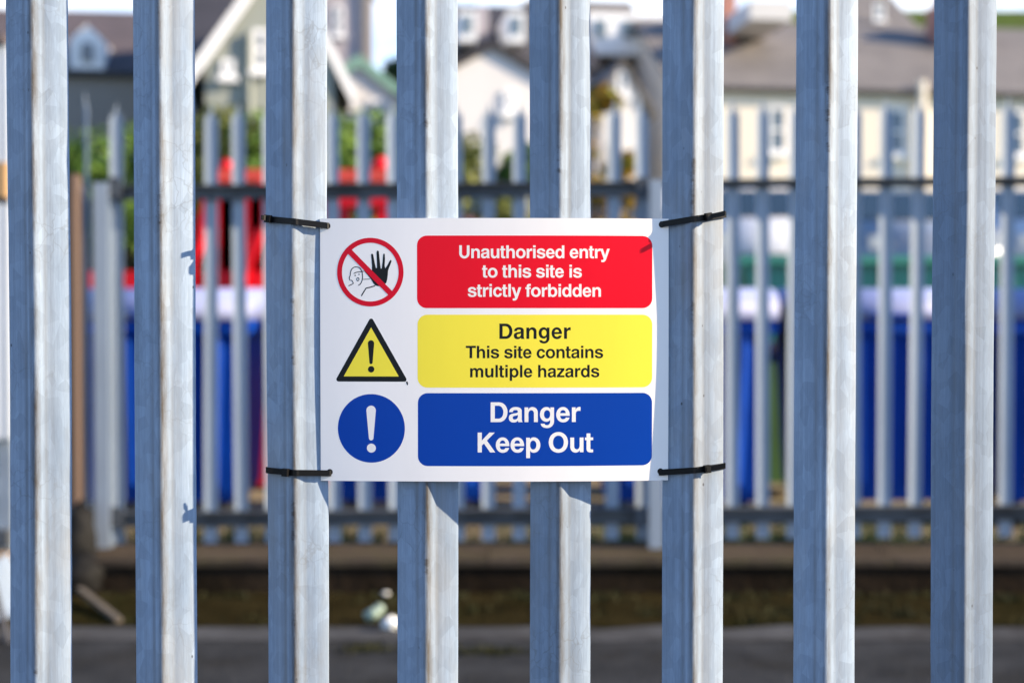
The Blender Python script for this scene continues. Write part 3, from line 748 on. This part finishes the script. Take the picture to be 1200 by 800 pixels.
# smaller green bin seen through the gap
gb = thing('wheelie_bin', 'small green two wheeled bin seen in the gap between blue bins on the right', 'bin', (PX(922, 9.6), 9.6, .004), rz=R(8))
mb = MB().box((0, 0, .55), (.40, .46, .86), taper=1.2); mb.bevel(.03, 2).build('body', M['bin_green'], gb)
MB().box((0, -.02, 1.01), (.54, .60, .055)).bevel(.02, 2).build('lid', M['rubber'], gb)
for sx in (-1, 1): MB().tube((sx * .19 - .025, .2, .1), (sx * .19 + .025, .2, .1), .1, n=18).build('wheel', M['rubber'], gb)

# ------------------------------------------------------------------ red trailer
YT = 10.2
tr = thing('farm_trailer', 'red farm trailer with tall headboard posts behind the left blue bins', 'trailer', (0, YT, 0))
def tx(px): return PX(px, YT)
def tz(py): return PZ(py, YT)
MB().bounds(tx(70), tx(470), -.1, 1.6, tz(340), tz(318)).bevel(.02, 1).build('deck', M['red_paint'], tr)
for px in (268, 302, 404, 449):
    o = MB().bounds(tx(px) - .045, tx(px) + .045, -.06, .03, tz(345), tz(203)).bevel(.008, 1).build('headboard_post', M['red_paint'], tr)
    if px in (268, 449): MB().ball((tx(px) - .01, -.02, tz(194)), .065 if px == 449 else .045).build('post_knob', M['red_paint'], o, True)
for x0, x1 in ((257, 312), (392, 462)):
    MB().bounds(tx(x0), tx(x1), -.115, -.065, tz(214), tz(200)).bevel(.006, 1).build('headboard_rail', M['red_orange'], tr)
MB().bounds(tx(385), tx(462), -.10, -.062, tz(243), tz(226)).build('headboard_rail', M['red_paint'], tr)
MB().bounds(tx(250), tx(394), -.060, -.02, tz(338), tz(216)).build('headboard_panel', M['red_paint'], tr)
MB().bar((tx(226), -.1, tz(345)), (tx(252), -.1, tz(215)), .12, .05).build('brace', M['red_paint'], tr)
MB().bar((tx(286), -.15, tz(340)), (tx(310), -.15, tz(270)), .09, .05).build('brace', M['red_paint'], tr)
MB().bounds(tx(292), tx(400), -.35, .2, tz(562), tz(430)).bevel(.05, 2).build('mudguard', M['red_paint'], tr)
for px in (318, 120):
    wv = MB().tube((tx(px) , -.28, .36), (tx(px), -.05, .36), .36, n=28).bevel(.03, 1, 50).build('wheel', M['rubber'], tr)
    MB().tube((tx(px), -.30, .36), (tx(px), -.281, .36), .2, n=20).build('rim', M['red_orange'], wv)
MB().bounds(tx(296), tx(312), -.5, -.36, tz(424), tz(395)).build('tool_box', M['rubber'], tr)

# ------------------------------------------------------------------ left edge: sheeted shed, pallet, pole, plank, litter
YS = 6.1
sh = thing('shed', 'pale corrugated sheet shed side with a timber band at the left picture edge', 'shed', (0, YS, 0))
def sx_(px): return PX(px, YS)
def corr(x0, x1, z0, z1, parent):
    pts = []; n = int((x1 - x0) / .013)
    for i in range(n + 1): pts.append((x1 - (x1 - x0) * i / n, .008 * math.sin(i * 1.3)))
    MB().prism(pts + [(x0, .06), (x1, .06)], 'z', z0, z1).build('sheet', M['corrugated'], parent)
corr(sx_(-300), sx_(8), PZ(190, YS), PZ(52, YS), sh); corr(sx_(-300), sx_(8), PZ(514, YS), PZ(239, YS), sh)
MB().bounds(sx_(-300), sx_(9), -.012, .05, PZ(231, YS), PZ(190, YS) - .002).build('timber_band', M['wood'], sh)
MB().bounds(sx_(-300), sx_(7), .004, .05, PZ(239, YS) + .001, PZ(231, YS) - .001).build('dark_gap_strip', M['post_dark'], sh)
MB().bounds(sx_(-300), sx_(7), .0, .06, PZ(640, YS), PZ(621, YS)).build('skid_rail', M['rail'], sh)
MB().bounds(sx_(-300), sx_(6), .065, .11, 0, PZ(52, YS)).build('core', M['tarp'], sh)
MB().bounds(sx_(-300), sx_(10), -.06, .16, PZ(52, YS) + .001, PZ(42, YS)).build('roof', M['slate_brown'], sh)
pl = thing('pallet', 'worn timber pallet leaning under the shed at the left edge', 'pallet', (0, 5.9, 0))
for k, (a, b_) in enumerate(((696, 684), (680, 664), (660, 646))):
    MB().bounds(PX(-200, 5.9), PX(11, 5.9), -.02, .0, PZ(a, 5.9), PZ(b_, 5.9)).bevel(.003, 1).build('board', M['wood'], pl)
for px in (-120, -20, 6): MB().bounds(PX(px, 5.9) - .035, PX(px, 5.9) + .02, .001, .08, .01, PZ(648, 5.9)).build('bearer', M['wood_pale'], pl)
tp = MB(); g = [[tp.bm.verts.new((PX(-260 + 22.5 * i + 6 * math.sin(j), 5.45), 5.45 + .12 * j + .03 * math.sin(i * 1.7 + j), .02 + .06 * j * (1 if i < 11 else .4) + .025 * math.sin(i * 2.3 + j * 1.1) + .03)) for i in range(13)] for j in range(4)]
for j in range(3):
    for i in range(12): tp.bm.faces.new((g[j][i], g[j][i + 1], g[j + 1][i + 1], g[j + 1][i]))
tag(tp.build('tarpaulin', M['tarp'], smooth=True), 'crumpled grey blue tarpaulin on the ground at the bottom left edge', 'tarpaulin')
tag(MB().tube(P(-14, 655, 5.5), P(14, 770, 5.3), .012).build('pole', M['post_dark']), 'thin dark pole slanting down at the bottom left edge', 'pole')
tag(MB().ball((PX(92, 6.35), 6.35, .20), .14, 3, (.55, .6, 1.3), .35).ball((PX(96, 6.25), 6.25, .08), .14, 3, (.7, .7, .7), .4).build('rubbish_sack', M['black_plastic'], smooth=True), 'black rubbish sack slumped beside the end of the concrete wall', 'sack')
tag(MB().bar(P(93, 690, 6.05) , P(140, 727, 5.62), .028, .02).bevel(.005, 1).build('plank', M['wood_pale']), 'short pale plank lying on the dirt at the left end of the wall', 'plank')
o = MB().ball((0, 0, 0), .036, 3, (.9, .6, .7), .8).build('litter', M['litter'], smooth=True); o.location = (PX(457, 5.5), 5.5, .035)
tag(o, 'crumpled white litter on the road left of the lower sign pale', 'litter', 'litter at the foot of the wall')
o = MB().tube((-.03, 0, 0), (.02, 0, .035), .026, .021, 16).ball((.02, 0, .037), .022).build('plastic_cup', M['litter_green'], smooth=True); o.location = (PX(438, 5.62), 5.62, .03)
tag(o, 'pale greenish plastic cup lying above the white litter', 'cup')
o = MB().ball((0, 0, 0), .018, 2, (1, .7, .6), .5).build('litter', M['litter'], smooth=True); o.location = (PX(451, 6.15), 6.15, .022)
tag(o, 'tiny white scrap of litter at the foot of the wall', 'litter', 'litter at the foot of the wall')
# weeds: tufts of grass blades (uncountable) behind the rear fence, on the verge
def blades(name, spots, mat, h0, h1, wd=.006):
    b_ = bmesh.new()
    for x, y, z in spots:
        a = random.uniform(0, math.tau); h_ = random.uniform(h0, h1); lean = random.uniform(.1, .6) * h_
        dx, dy = math.cos(a), math.sin(a); q = random.uniform(0, math.tau)
        p0 = Vector((x, y, z)); p1 = p0 + Vector((dx * lean * .4, dy * lean * .4, h_ * .6)); p2 = p0 + Vector((dx * lean, dy * lean, h_))
        s = Vector((math.cos(q), math.sin(q), 0)) * wd
        v = [b_.verts.new(p) for p in (p0 - s, p0 + s, p1 + s * .7, p1 - s * .7, p2)]
        b_.faces.new(v[:4]); b_.faces.new((v[3], v[2], v[4]))
    m_ = bpy.data.meshes.new(name); b_.to_mesh(m_); b_.free(); m_.materials.append(mat)
    return tag(link(name, m_), kind='stuff')
spots = []
for k in range(130):
    cx0 = random.uniform(-2.3, 3.2); cy0 = random.uniform(6.78, 7.2); r_ = random.uniform(.04, .16)
    spots += [(cx0 + random.gauss(0, r_), cy0 + random.gauss(0, r_ * .6), .0) for _ in range(60)]
tag(blades('weeds', spots, M['leaf_dark'], .05, .22), 'dark green weeds growing behind the rear fence rail', 'weeds')
spots = []
for k in range(70):
    cx0 = random.uniform(-2.2, 2.8); cy0 = random.choice((random.uniform(5.6, 6.2), random.gauss(6.1, .08))); r_ = random.uniform(.02, .10)
    spots += [(cx0 + random.gauss(0, r_), cy0 + random.gauss(0, r_ * .6), .01) for _ in range(40)]
tag(blades('moss_tufts', [s for s in spots if s[1] < 6.2], M['leaf_damp'], .008, .035, .004), 'low olive moss tufts on the verge', 'moss')
tag(blades('grass_tuft', [(PX(570, 5.15) + random.gauss(0, .10), 5.15 + random.gauss(0, .03), 0) for _ in range(260)] + [(PX(430, 5.2) + random.gauss(0, .06), 5.2 + random.gauss(0, .03), 0) for _ in range(120)], M['leaf_damp'], .01, .035, .004), 'green tufts in the road cracks below the sign', 'grass')

# ------------------------------------------------------------------ shrubs
def shrub(name, label, cat, px, Y, top, rx_, ry_, mat, n=2600, leaf=.07, z0=None, group=None):
    x = PX(px, Y); zb = ground_z(x, Y) if z0 is None else z0; zt = PZ(top, Y); hh = zt - zb
    t = thing(name, label, cat, (x, Y, zb), group)
    tk = MB()
    tk.tube((0, 0, -.1), (.02, 0, hh * .45), .07, .05, 8)
    for k in range(6):
        a = k * 1.05 + random.random(); tk.tube((.02, 0, hh * random.uniform(.15, .42)), (math.cos(a) * rx_ * .55, math.sin(a) * ry_ * .55, hh * random.uniform(.55, .85)), .035, .01, 6)
    tk.build('trunk', M['bark'], t)
    b_ = bmesh.new(); clumps = []
    for k in range(26):
        a = random.uniform(0, math.tau); q = math.sqrt(random.random()); zz = random.uniform(.12, .92)
        env = math.sin(min(1, (1 - zz) * 1.5 + .18) * math.pi / 2)
        clumps.append((Vector((math.cos(a) * rx_ * q * env, math.sin(a) * ry_ * q * env, hh * zz)), random.uniform(.16, .34) * min(rx_, hh) ))
    for k in range(n):
        c, r_ = random.choice(clumps); d = Vector((random.gauss(0, 1), random.gauss(0, 1), random.gauss(0, 1))).normalized() * r_ * random.uniform(.55, 1.1)
        p = c + d
        if p.z < .02 or p.z > hh: continue
        nrm = (d.normalized() + Vector((random.uniform(-.7, .7), random.uniform(-.7, .7), random.uniform(-.4, .9)))).normalized()
        u = nrm.orthogonal().normalized(); u.rotate(Matrix.Rotation(random.uniform(0, 6.28), 3, nrm)); v = nrm.cross(u); s = leaf * random.uniform(.6, 1.3)
        b_.faces.new([b_.verts.new(p + q) for q in (u * s, v * s * .5, -u * s, -v * s * .5)])
    m_ = bpy.data.meshes.new('crown'); b_.to_mesh(m_); b_.free(); m_.materials.append(mat)
    link('crown', m_, t)
    return t
hg = 'overgrown shrubs on the bank behind the rear fence'
shrub('shrub', 'dark green shrub above the bins, left of the timber post', 'shrub', 20, 15.5, 128, 1.3, .9, M['leaf'], 9000, .055, group=hg)
shrub('shrub', 'bushy green shrub right of the timber post', 'shrub', 135, 14.8, 126, 1.2, .9, M['leaf'], 9000, .055, group=hg)
shrub('shrub', 'olive brown shrub directly behind the red trailer posts', 'shrub', 255, 15.2, 118, 1.1, .9, M['leaf_olive'], 9000, .055, group=hg)
shrub('shrub', 'green shrub behind the pale with the left cable ties', 'shrub', 350, 14.6, 130, 1.0, .9, M['leaf'], 8000, .055, group=hg)
shrub('shrub', 'mixed green shrub under the small green trimmed gable', 'shrub', 440, 15.0, 132, .95, .9, M['leaf'], 8000, .055, group=hg)
shrub('shrub', 'yellow green shrub below the white gable house', 'shrub', 555, 14.8, 150, .9, .8, M['leaf_olive'], 8000, .055, group=hg)
shrub('shrub', 'low green shrub at the right foot of the white gable house', 'shrub', 640, 15.4, 158, .8, .8, M['leaf'], 6500, .055, group=hg)
shrub('shrub', 'golden orange autumn shrub right of the sign top', 'shrub', 722, 14.9, 160, .42, .5, M['leaf_gold'], 3600, .05, group=hg)
shrub('tree', 'small yellow green tree in front of the grey slate roof', 'tree', 693, 17, 82, .5, .5, M['leaf_gold'], 1600, .10)
shrub('tree', 'dark green tree beside the white gap of sky', 'tree', 462, 34, 58, 1.3, 1.2, M['leaf_dark'], 2400, .2)

# ------------------------------------------------------------------ houses on the hillside
def win(h, x0, x1, y, z0, z1, split=True):
    """a window on a wall facing the camera at plane y"""
    f = MB(); e = .07
    f.bounds(x0, x1, y - .05, y + .03, z0, z0 + e).bounds(x0, x1, y - .05, y + .03, z1 - e, z1).bounds(x0, x0 + e, y - .049, y + .03, z0 + e, z1 - e).bounds(x1 - e, x1, y - .049, y + .03, z0 + e, z1 - e)
    if split: f.bounds(x0 + e, x1 - e, y - .045, y + .02, (z0 + z1) / 2 - .03, (z0 + z1) / 2 + .03)
    wo = f.build('window', M['white_trim'], h)
    MB().bounds(x0 + e, x1 - e, y - .012, y + .01, z0 + e, z1 - e).build('pane', M['pane'], wo)
    MB().bounds(x0 - .06, x1 + .06, y - .12, y - .001, z0 - .09, z0 - .001).build('sill', M['white_trim'], wo)
def house_long(label, px0, px1, Y, eave, ridge, depth, wall, roof, zg=None):
    """house with its ridge across the view"""
    x0, x1 = PX(px0, Y), PX(px1, Y); ze = PZ(eave, Y); zr = PZ(ridge, Y + depth / 2); zb = (ground_z((x0 + x1) / 2, Y) if zg is None else zg) - 1.0
    h = thing('house', label, 'house', ((x0 + x1) / 2, Y, zb), rz=R(7))
    # children use local coordinates
    X0, X1 = x0 - (x0 + x1) / 2, x1 - (x0 + x1) / 2
    MB().prism([(0, 0), (depth, 0), (depth, ze - zb), (depth / 2, zr - zb - .12), (0, ze - zb)], 'x', X0, X1).build('wall', wall, h)
    ov = .10; sl_ = (zr - ze) / (depth / 2)
    th = .10
    MB().prism([(-ov, ze - zb - ov * sl_), (depth / 2, zr - zb), (depth + ov, ze - zb - ov * sl_), (depth + ov, ze - zb - ov * sl_ + th), (depth / 2, zr - zb + th), (-ov, ze - zb - ov * sl_ + th)], 'x', X0 - .25, X1 + .25).build('roof', roof, h)
    MB().tube((X0 - .25, -ov - .05, ze - zb - ov * sl_ + .02), (X1 + .25, -ov - .05, ze - zb - ov * sl_ + .02), .06, n=8).build('gutter', M['post_dark'], h)
    return h, (x0 + x1) / 2, Y, zb
def house_gable(label, pxl, pxa, pxr, Y, eave, apex, depth, wall, roof, trim, tw=.22):
    """house whose gable wall faces the camera"""
    xl, xa, xr = PX(pxl, Y), PX(pxa, Y), PX(pxr, Y); ze, za = PZ(eave, Y), PZ(apex, Y); zb = ground_z(xa, Y) - 1.0
    h = thing('house', label, 'house', (xa, Y, zb), rz=R(10)); l_, r_ = xl - xa, xr - xa; e, a = ze - zb, za - zb
    MB().prism([(l_, 0), (r_, 0), (r_, e), (0, a), (l_, e)], 'y', 0, depth).build('wall', wall, h)
    sl_ = (a - e) / -l_; ov = .3
    for s, q in ((-1, l_), (1, r_)):
        s2 = (a - e) / abs(q); E = (q + s * ov, e - ov * s2 + .005)
        MB().prism([(0, a + .005), E, (E[0], E[1] + .13), (0, a + .135)], 'y', -.05, depth + .2).build('roof', roof, h)
        MB().prism([(0, a + .14), (E[0] + s * .02, E[1] + .14), (E[0] + s * .02, E[1] + .14 - tw), (0, a + .14 - tw)], 'y', -.09, -.055).build('bargeboard', trim, h)
    return h, xa, Y, zb
# dark tiled house, far left, with a white dormer
h, hx, hy, hz = house_long('long house with dark brown tiled roof and one white gabled dormer, far left', -140, 262, 30, 84, 18, 6.0, M['stone'], M['slate_brown'])
def lx(px, Y): return PX(px, Y) - hx
def lz(py, Y): return PZ(py, Y) - hz
YD = 29.9
pts = [(lx(83, YD), lz(80, YD)), (lx(121, YD), lz(80, YD)), (lx(121, YD), lz(46, YD)), (lx(102, YD), lz(28, YD)), (lx(83, YD), lz(46, YD))]
d_ = MB().prism(pts, 'y', YD - hy, YD - hy + 3).build('dormer', M['white_trim'], h)
MB().bounds(lx(95, YD), lx(110, YD), YD - hy - .05, YD - hy + .02, lz(72, YD), lz(50, YD)).build('dormer_window', M['pane'], d_)
ch_ = MB().bounds(lx(0, 33), lx(16, 33), 2.6, 3.4, lz(40, 33), lz(8, 33)).build('chimney', M['pink_brick'], h)
# gable with thick white bargeboard
h, hx, hy, hz = house_gable('grey green pebbledash gable house with a thick white sloping bargeboard', 244, 330, 392, 23, 70, -58, 7, M['grey_wall'], M['slate_dark'], M['white_trim'], .30)
win(h, lx(262, 23), lx(277, 23), 0, lz(92, 23), lz(72, 23), False)
win(h, lx(298, 23), lx(316, 23), 0, lz(84, 23), lz(36, 23))
MB().tube((lx(294, 23), -.06, 0), (lx(294, 23), -.06, lz(40, 23)), .05, n=8).build('downpipe', M['grey_wall'], h)
# dark roof behind it
h, hx, hy, hz = house_long('house with a near black slate roof seen behind the white bargeboard', 196, 300, 27, 78, -12, 6, M['stone'], M['slate_dark'])
# tall mauve-grey rendered house
h, hx, hy, hz = house_long('tall mauve grey rendered house end rising out of the picture top', 375, 438, 38, -60, -110, 6, M['mauve'], M['slate_dark'])
win(h, lx(392, 38), lx(404, 38), 0, lz(42, 38), lz(8, 38))
MB().bounds(lx(426, 38), lx(434, 38), -.12, -.001, 0, lz(-58, 38)).build('downpipe', M['stone'], h)
# small white gable with green trim
h, hx, hy, hz = house_gable('small white outbuilding gable with faded green roof edges', 372, 421, 470, 25, 112, 74, 5, M['whitewash'], M['green_trim'], M['green_trim'], .20)
win(h, lx(434, 25), lx(450, 25), 0, lz(140, 25), lz(116, 25), False)
# white gable house in the middle
h, hx, hy, hz = house_gable('white rendered gable house with dark slate edges above the sign', 512, 577, 642, 24, 94, 58, 7, M['whitewash'], M['slate_dark'], M['slate_dark'], .12)
win(h, lx(590, 24), lx(605, 24), 0, lz(132, 24), lz(106, 24))
# dark house behind it with two white dormers
h, hx, hy, hz = house_long('dark slate roofed house with two white dormers behind the white gable', 500, 690, 33, 78, 12, 6, M['mauve'], M['slate_dark'])
for a, c in ((535, 556), (592, 613)):
    d_ = MB().bounds(lx(a, 32.6), lx(c, 32.6), -.4, 2.4, lz(50, 32.6), lz(14, 32.6)).build('dormer', M['white_trim'], h)
    MB().bounds(lx(a + 5, 32.6), lx(c - 5, 32.6), -.43, -.38, lz(40, 32.6), lz(20, 32.6)).build('dormer_window', M['pane'], d_)
MB().bounds(lx(566, 34), lx(579, 34), 1.2, 2.0, lz(70, 34), lz(6, 34)).build('chimney', M['mauve'], h)
# cream terrace on the right
YR = 32
h, hx, hy, hz = house_long('long cream rendered terrace with a grey slate roof on the right', 792, 1330, YR, 108, 34, 8, M['cream'], M['slate'])
for px in (905, 1049, 1196):
    win(h, lx(px - 11, YR), lx(px + 11, YR), 0, lz(182, YR), lz(128, YR))
    win(h, lx(px - 13, YR), lx(px + 13, YR), 0, lz(262, YR), lz(226, YR))
MB().tube((lx(1076, YR), -.15, lz(225, YR)), (lx(1076, YR), -.15, lz(96, YR)), .10, n=10).build('vent_pipe', M['cream'], h)
MB().bounds(lx(872, 33), lx(922, 33), .55, 3, lz(32, 33), lz(10, 33)).build('rooflight', M['whitewash'], h)
for px, t_ in ((858, -2), (1120, 6)):
    c_ = MB().bounds(lx(px - 9, 35), lx(px + 9, 35), 2.4, 3.4, lz(100, 35), lz(t_, 35)).build('chimney', M['pink_brick'], h)
    for q in (-4, 4): MB().tube((lx(px + q, 35), 2.9, lz(t_, 35) + .001), (lx(px + q, 35), 2.9, lz(t_ - 12, 35)), .11, .09, 10).build('chimney_pot', M['pink_brick'], c_)
# white walled house with boxed dormers further up
h, hx, hy, hz = house_long('slate roofed house with two big white box dormers right of centre', 652, 772, 35, 112, 6, 9, M['whitewash'], M['slate'])
for a, c in ((692, 757), (763, 796)):
    d_ = MB().bounds(lx(a, 35.4), lx(c, 35.4), .6, 4.2, lz(62, 35.4), lz(13, 35.4)).build('dormer', M['white_trim'], h)
    for q in ((a + 8, a + 22), (c - 24, c - 10)):
        MB().bounds(lx(q[0], 35.4), lx(q[1], 35.4), .56, .62, lz(42, 35.4), lz(22, 35.4)).build('dormer_window', M['pane'], d_)
# narrow pale gabled porch
h, hx, hy, hz = house_gable('narrow pale blue white gable between the tree and the cream terrace', 706, 728, 750, 28, 112, 78, 4, M['whitewash'], M['slate'], M['slate'], .12)
win(h, lx(721, 28), lx(735, 28), 0, lz(112, 28), lz(84, 28), False)
# pale house far up
h, hx, hy, hz = house_long('small pale house high up behind the cream terrace roof', 1008, 1066, 52, 32, -14, 7, M['whitewash'], M['slate'])
win(h, lx(1022, 52), lx(1034, 52), 0, lz(24, 52), lz(4, 52))

# ------------------------------------------------------------------ vehicles on the lane
def vehicle(name, label, cat, L, Wd, prof, glass_prof, paint, loc, rz, wheel_r, wheel_x, screens=()):
    """side outline (x along length, z) extruded across with a rounded shell; glazing panels, lamps, wheels"""
    t = thing(name, label, cat, loc, 'vehicles parked on the lane', rz)
    mb = MB().prism(prof, 'y', -Wd / 2, Wd / 2); zt = max(p[1] for p in prof)
    for v in mb.bm.verts:
        if v.co.z > .9: v.co.y *= 1 - .14 * (v.co.z - .9) / (zt - .9 + .01)
    mb.bevel(.05, 3, 20).build('body', paint, t, True)
    for s in (-1, 1):
        for gp_ in glass_prof:
            g_ = MB(); A = [g_.bm.verts.new((x, s * (Wd / 2 * (1 - .14 * max(0, z - .9) / (zt - .9 + .01)) + .006), z)) for x, z in gp_]
            Bv = [g_.bm.verts.new((v.co.x, v.co.y - s * .03, v.co.z)) for v in A]; n = len(A)
            for i in range(n): g_.bm.faces.new((A[i], A[(i + 1) % n], Bv[(i + 1) % n], Bv[i]))
            g_.bm.faces.new(A); g_.bm.faces.new(Bv[::-1]); g_.build('window', M['glass'], t)
        for x in wheel_x:
            wv = MB().tube((x, s * (Wd / 2 - .19), wheel_r), (x, s * (Wd / 2 + .012), wheel_r), wheel_r, n=24).build('wheel', M['rubber'], t)
            MB().tube((x, s * (Wd / 2 + .013), wheel_r), (x, s * (Wd / 2 + .025), wheel_r), wheel_r * .62, n=20).build('rim', M['rim'], wv)
        MB().bounds(L / 2 - .09, L / 2 + .012, s * Wd * .30, s * Wd * .45, .62, .78).build('headlight', M['rim'], t)
        MB().bounds(-L / 2 - .012, -L / 2 + .09, s * Wd * .32, s * Wd * .45, .65, .9).build('tail_light', M['lamp'], t)
    for nm, (xa, za), (xb, zb) in screens:      # windscreen and rear window lie just proud of the sloping shell
        dx, dz = xb - xa, zb - za; l_ = math.hypot(dx, dz); nx, nz = (-dz / l_, dx / l_) if (-dz * (xa + xb)) > 0 else (dz / l_, -dx / l_)
        g_ = MB(); q = []
        for f_, wk in ((.08, .40), (.92, .36 if zb > za else .40)):
            for y in (-wk * Wd, wk * Wd): q.append((xa + dx * f_ + nx * .012, y, za + dz * f_ + nz * .012))
        A = [g_.bm.verts.new(q[i]) for i in (0, 1, 3, 2)]; Bv = [g_.bm.verts.new((v.co.x - nx * .03, v.co.y, v.co.z - nz * .03)) for v in A]
        for i in range(4): g_.bm.faces.new((A[i], A[(i + 1) % 4], Bv[(i + 1) % 4], Bv[i]))
        g_.bm.faces.new(A); g_.bm.faces.new(Bv[::-1]); g_.build(nm, M['glass'], t)
    MB().bounds(L / 2 - .06, L / 2 + .02, -Wd * .26, Wd * .26, .40, .52).build('grille', M['rubber'], t)
    for s in (-1, 1): MB().bounds(.55, .72, s * (Wd / 2 + .01), s * (Wd / 2 + .19), .96, 1.09).bevel(.02, 1).build('wing_mirror', paint, t)
    return t
def car(label, paint, px, Y, rz):
    x = PX(px, Y); pr = [(-2.0, .3), (-2.05, .75), (-1.95, .98), (-1.5, 1.40), (-.9, 1.50), (.2, 1.47), (1.0, 1.0), (1.8, .85), (2.03, .62), (2.0, .3)]
    gl = [[(-1.62, 1.02), (-1.3, 1.36), (-.55, 1.43), (-.55, 1.0)], [(-.47, 1.0), (-.47, 1.43), (.12, 1.41), (.78, 1.0)]]
    return vehicle('parked_car', label, 'car', 4.05, 1.72, pr, gl, paint, (x, Y, ground_z(x, Y)), rz, .31, (-1.25, 1.28), (('windscreen', (1.0, 1.0), (.2, 1.47)), ('rear_window', (-1.95, .98), (-1.5, 1.40))))
for lb, mt, px, y, a in (('faded pink red hatchback parked nose on behind the top of the sign, left of centre', 'car_pink', 545, 19.2, -93),
        ('white hatchback parked nose on behind the top right of the sign', 'car_white', 712, 19.0, -88),
        ('white hatchback parked nose on just right of the upper right cable tie', 'car_white', 872, 19.3, -91),
        ('silver grey hatchback parked nose on below the cream terrace window', 'car_silver', 1038, 19.0, -89),
        ('white hatchback parked nose on at the right picture edge', 'car_white', 1206, 19.2, -92)):
    car(lb, M[mt], px, y, R(a))
# teal skip
sk = thing('skip', 'teal green steel skip behind the blue bins on the right', 'skip', (PX(1050, 11.0), 11.0, ground_z(0, 11.0)))
b0 = [(-1.0, .12), (1.0, .12), (1.25, PZ(306, 11)), (-1.25, PZ(306, 11))]
MB().prism(b0, 'y', -.5, .9).build('shell', M['teal'], sk)
MB().bounds(-1.3, 1.3, -.57, -.505, PZ(312, 11), PZ(303, 11)).bevel(.01, 1).build('lip', M['teal'], sk)
for x in (-.7, -.23, .23, .7): MB().bounds(x - .03, x + .03, -.545, -.502, .2, PZ(313, 11) ).build('rib', M['teal'], sk)
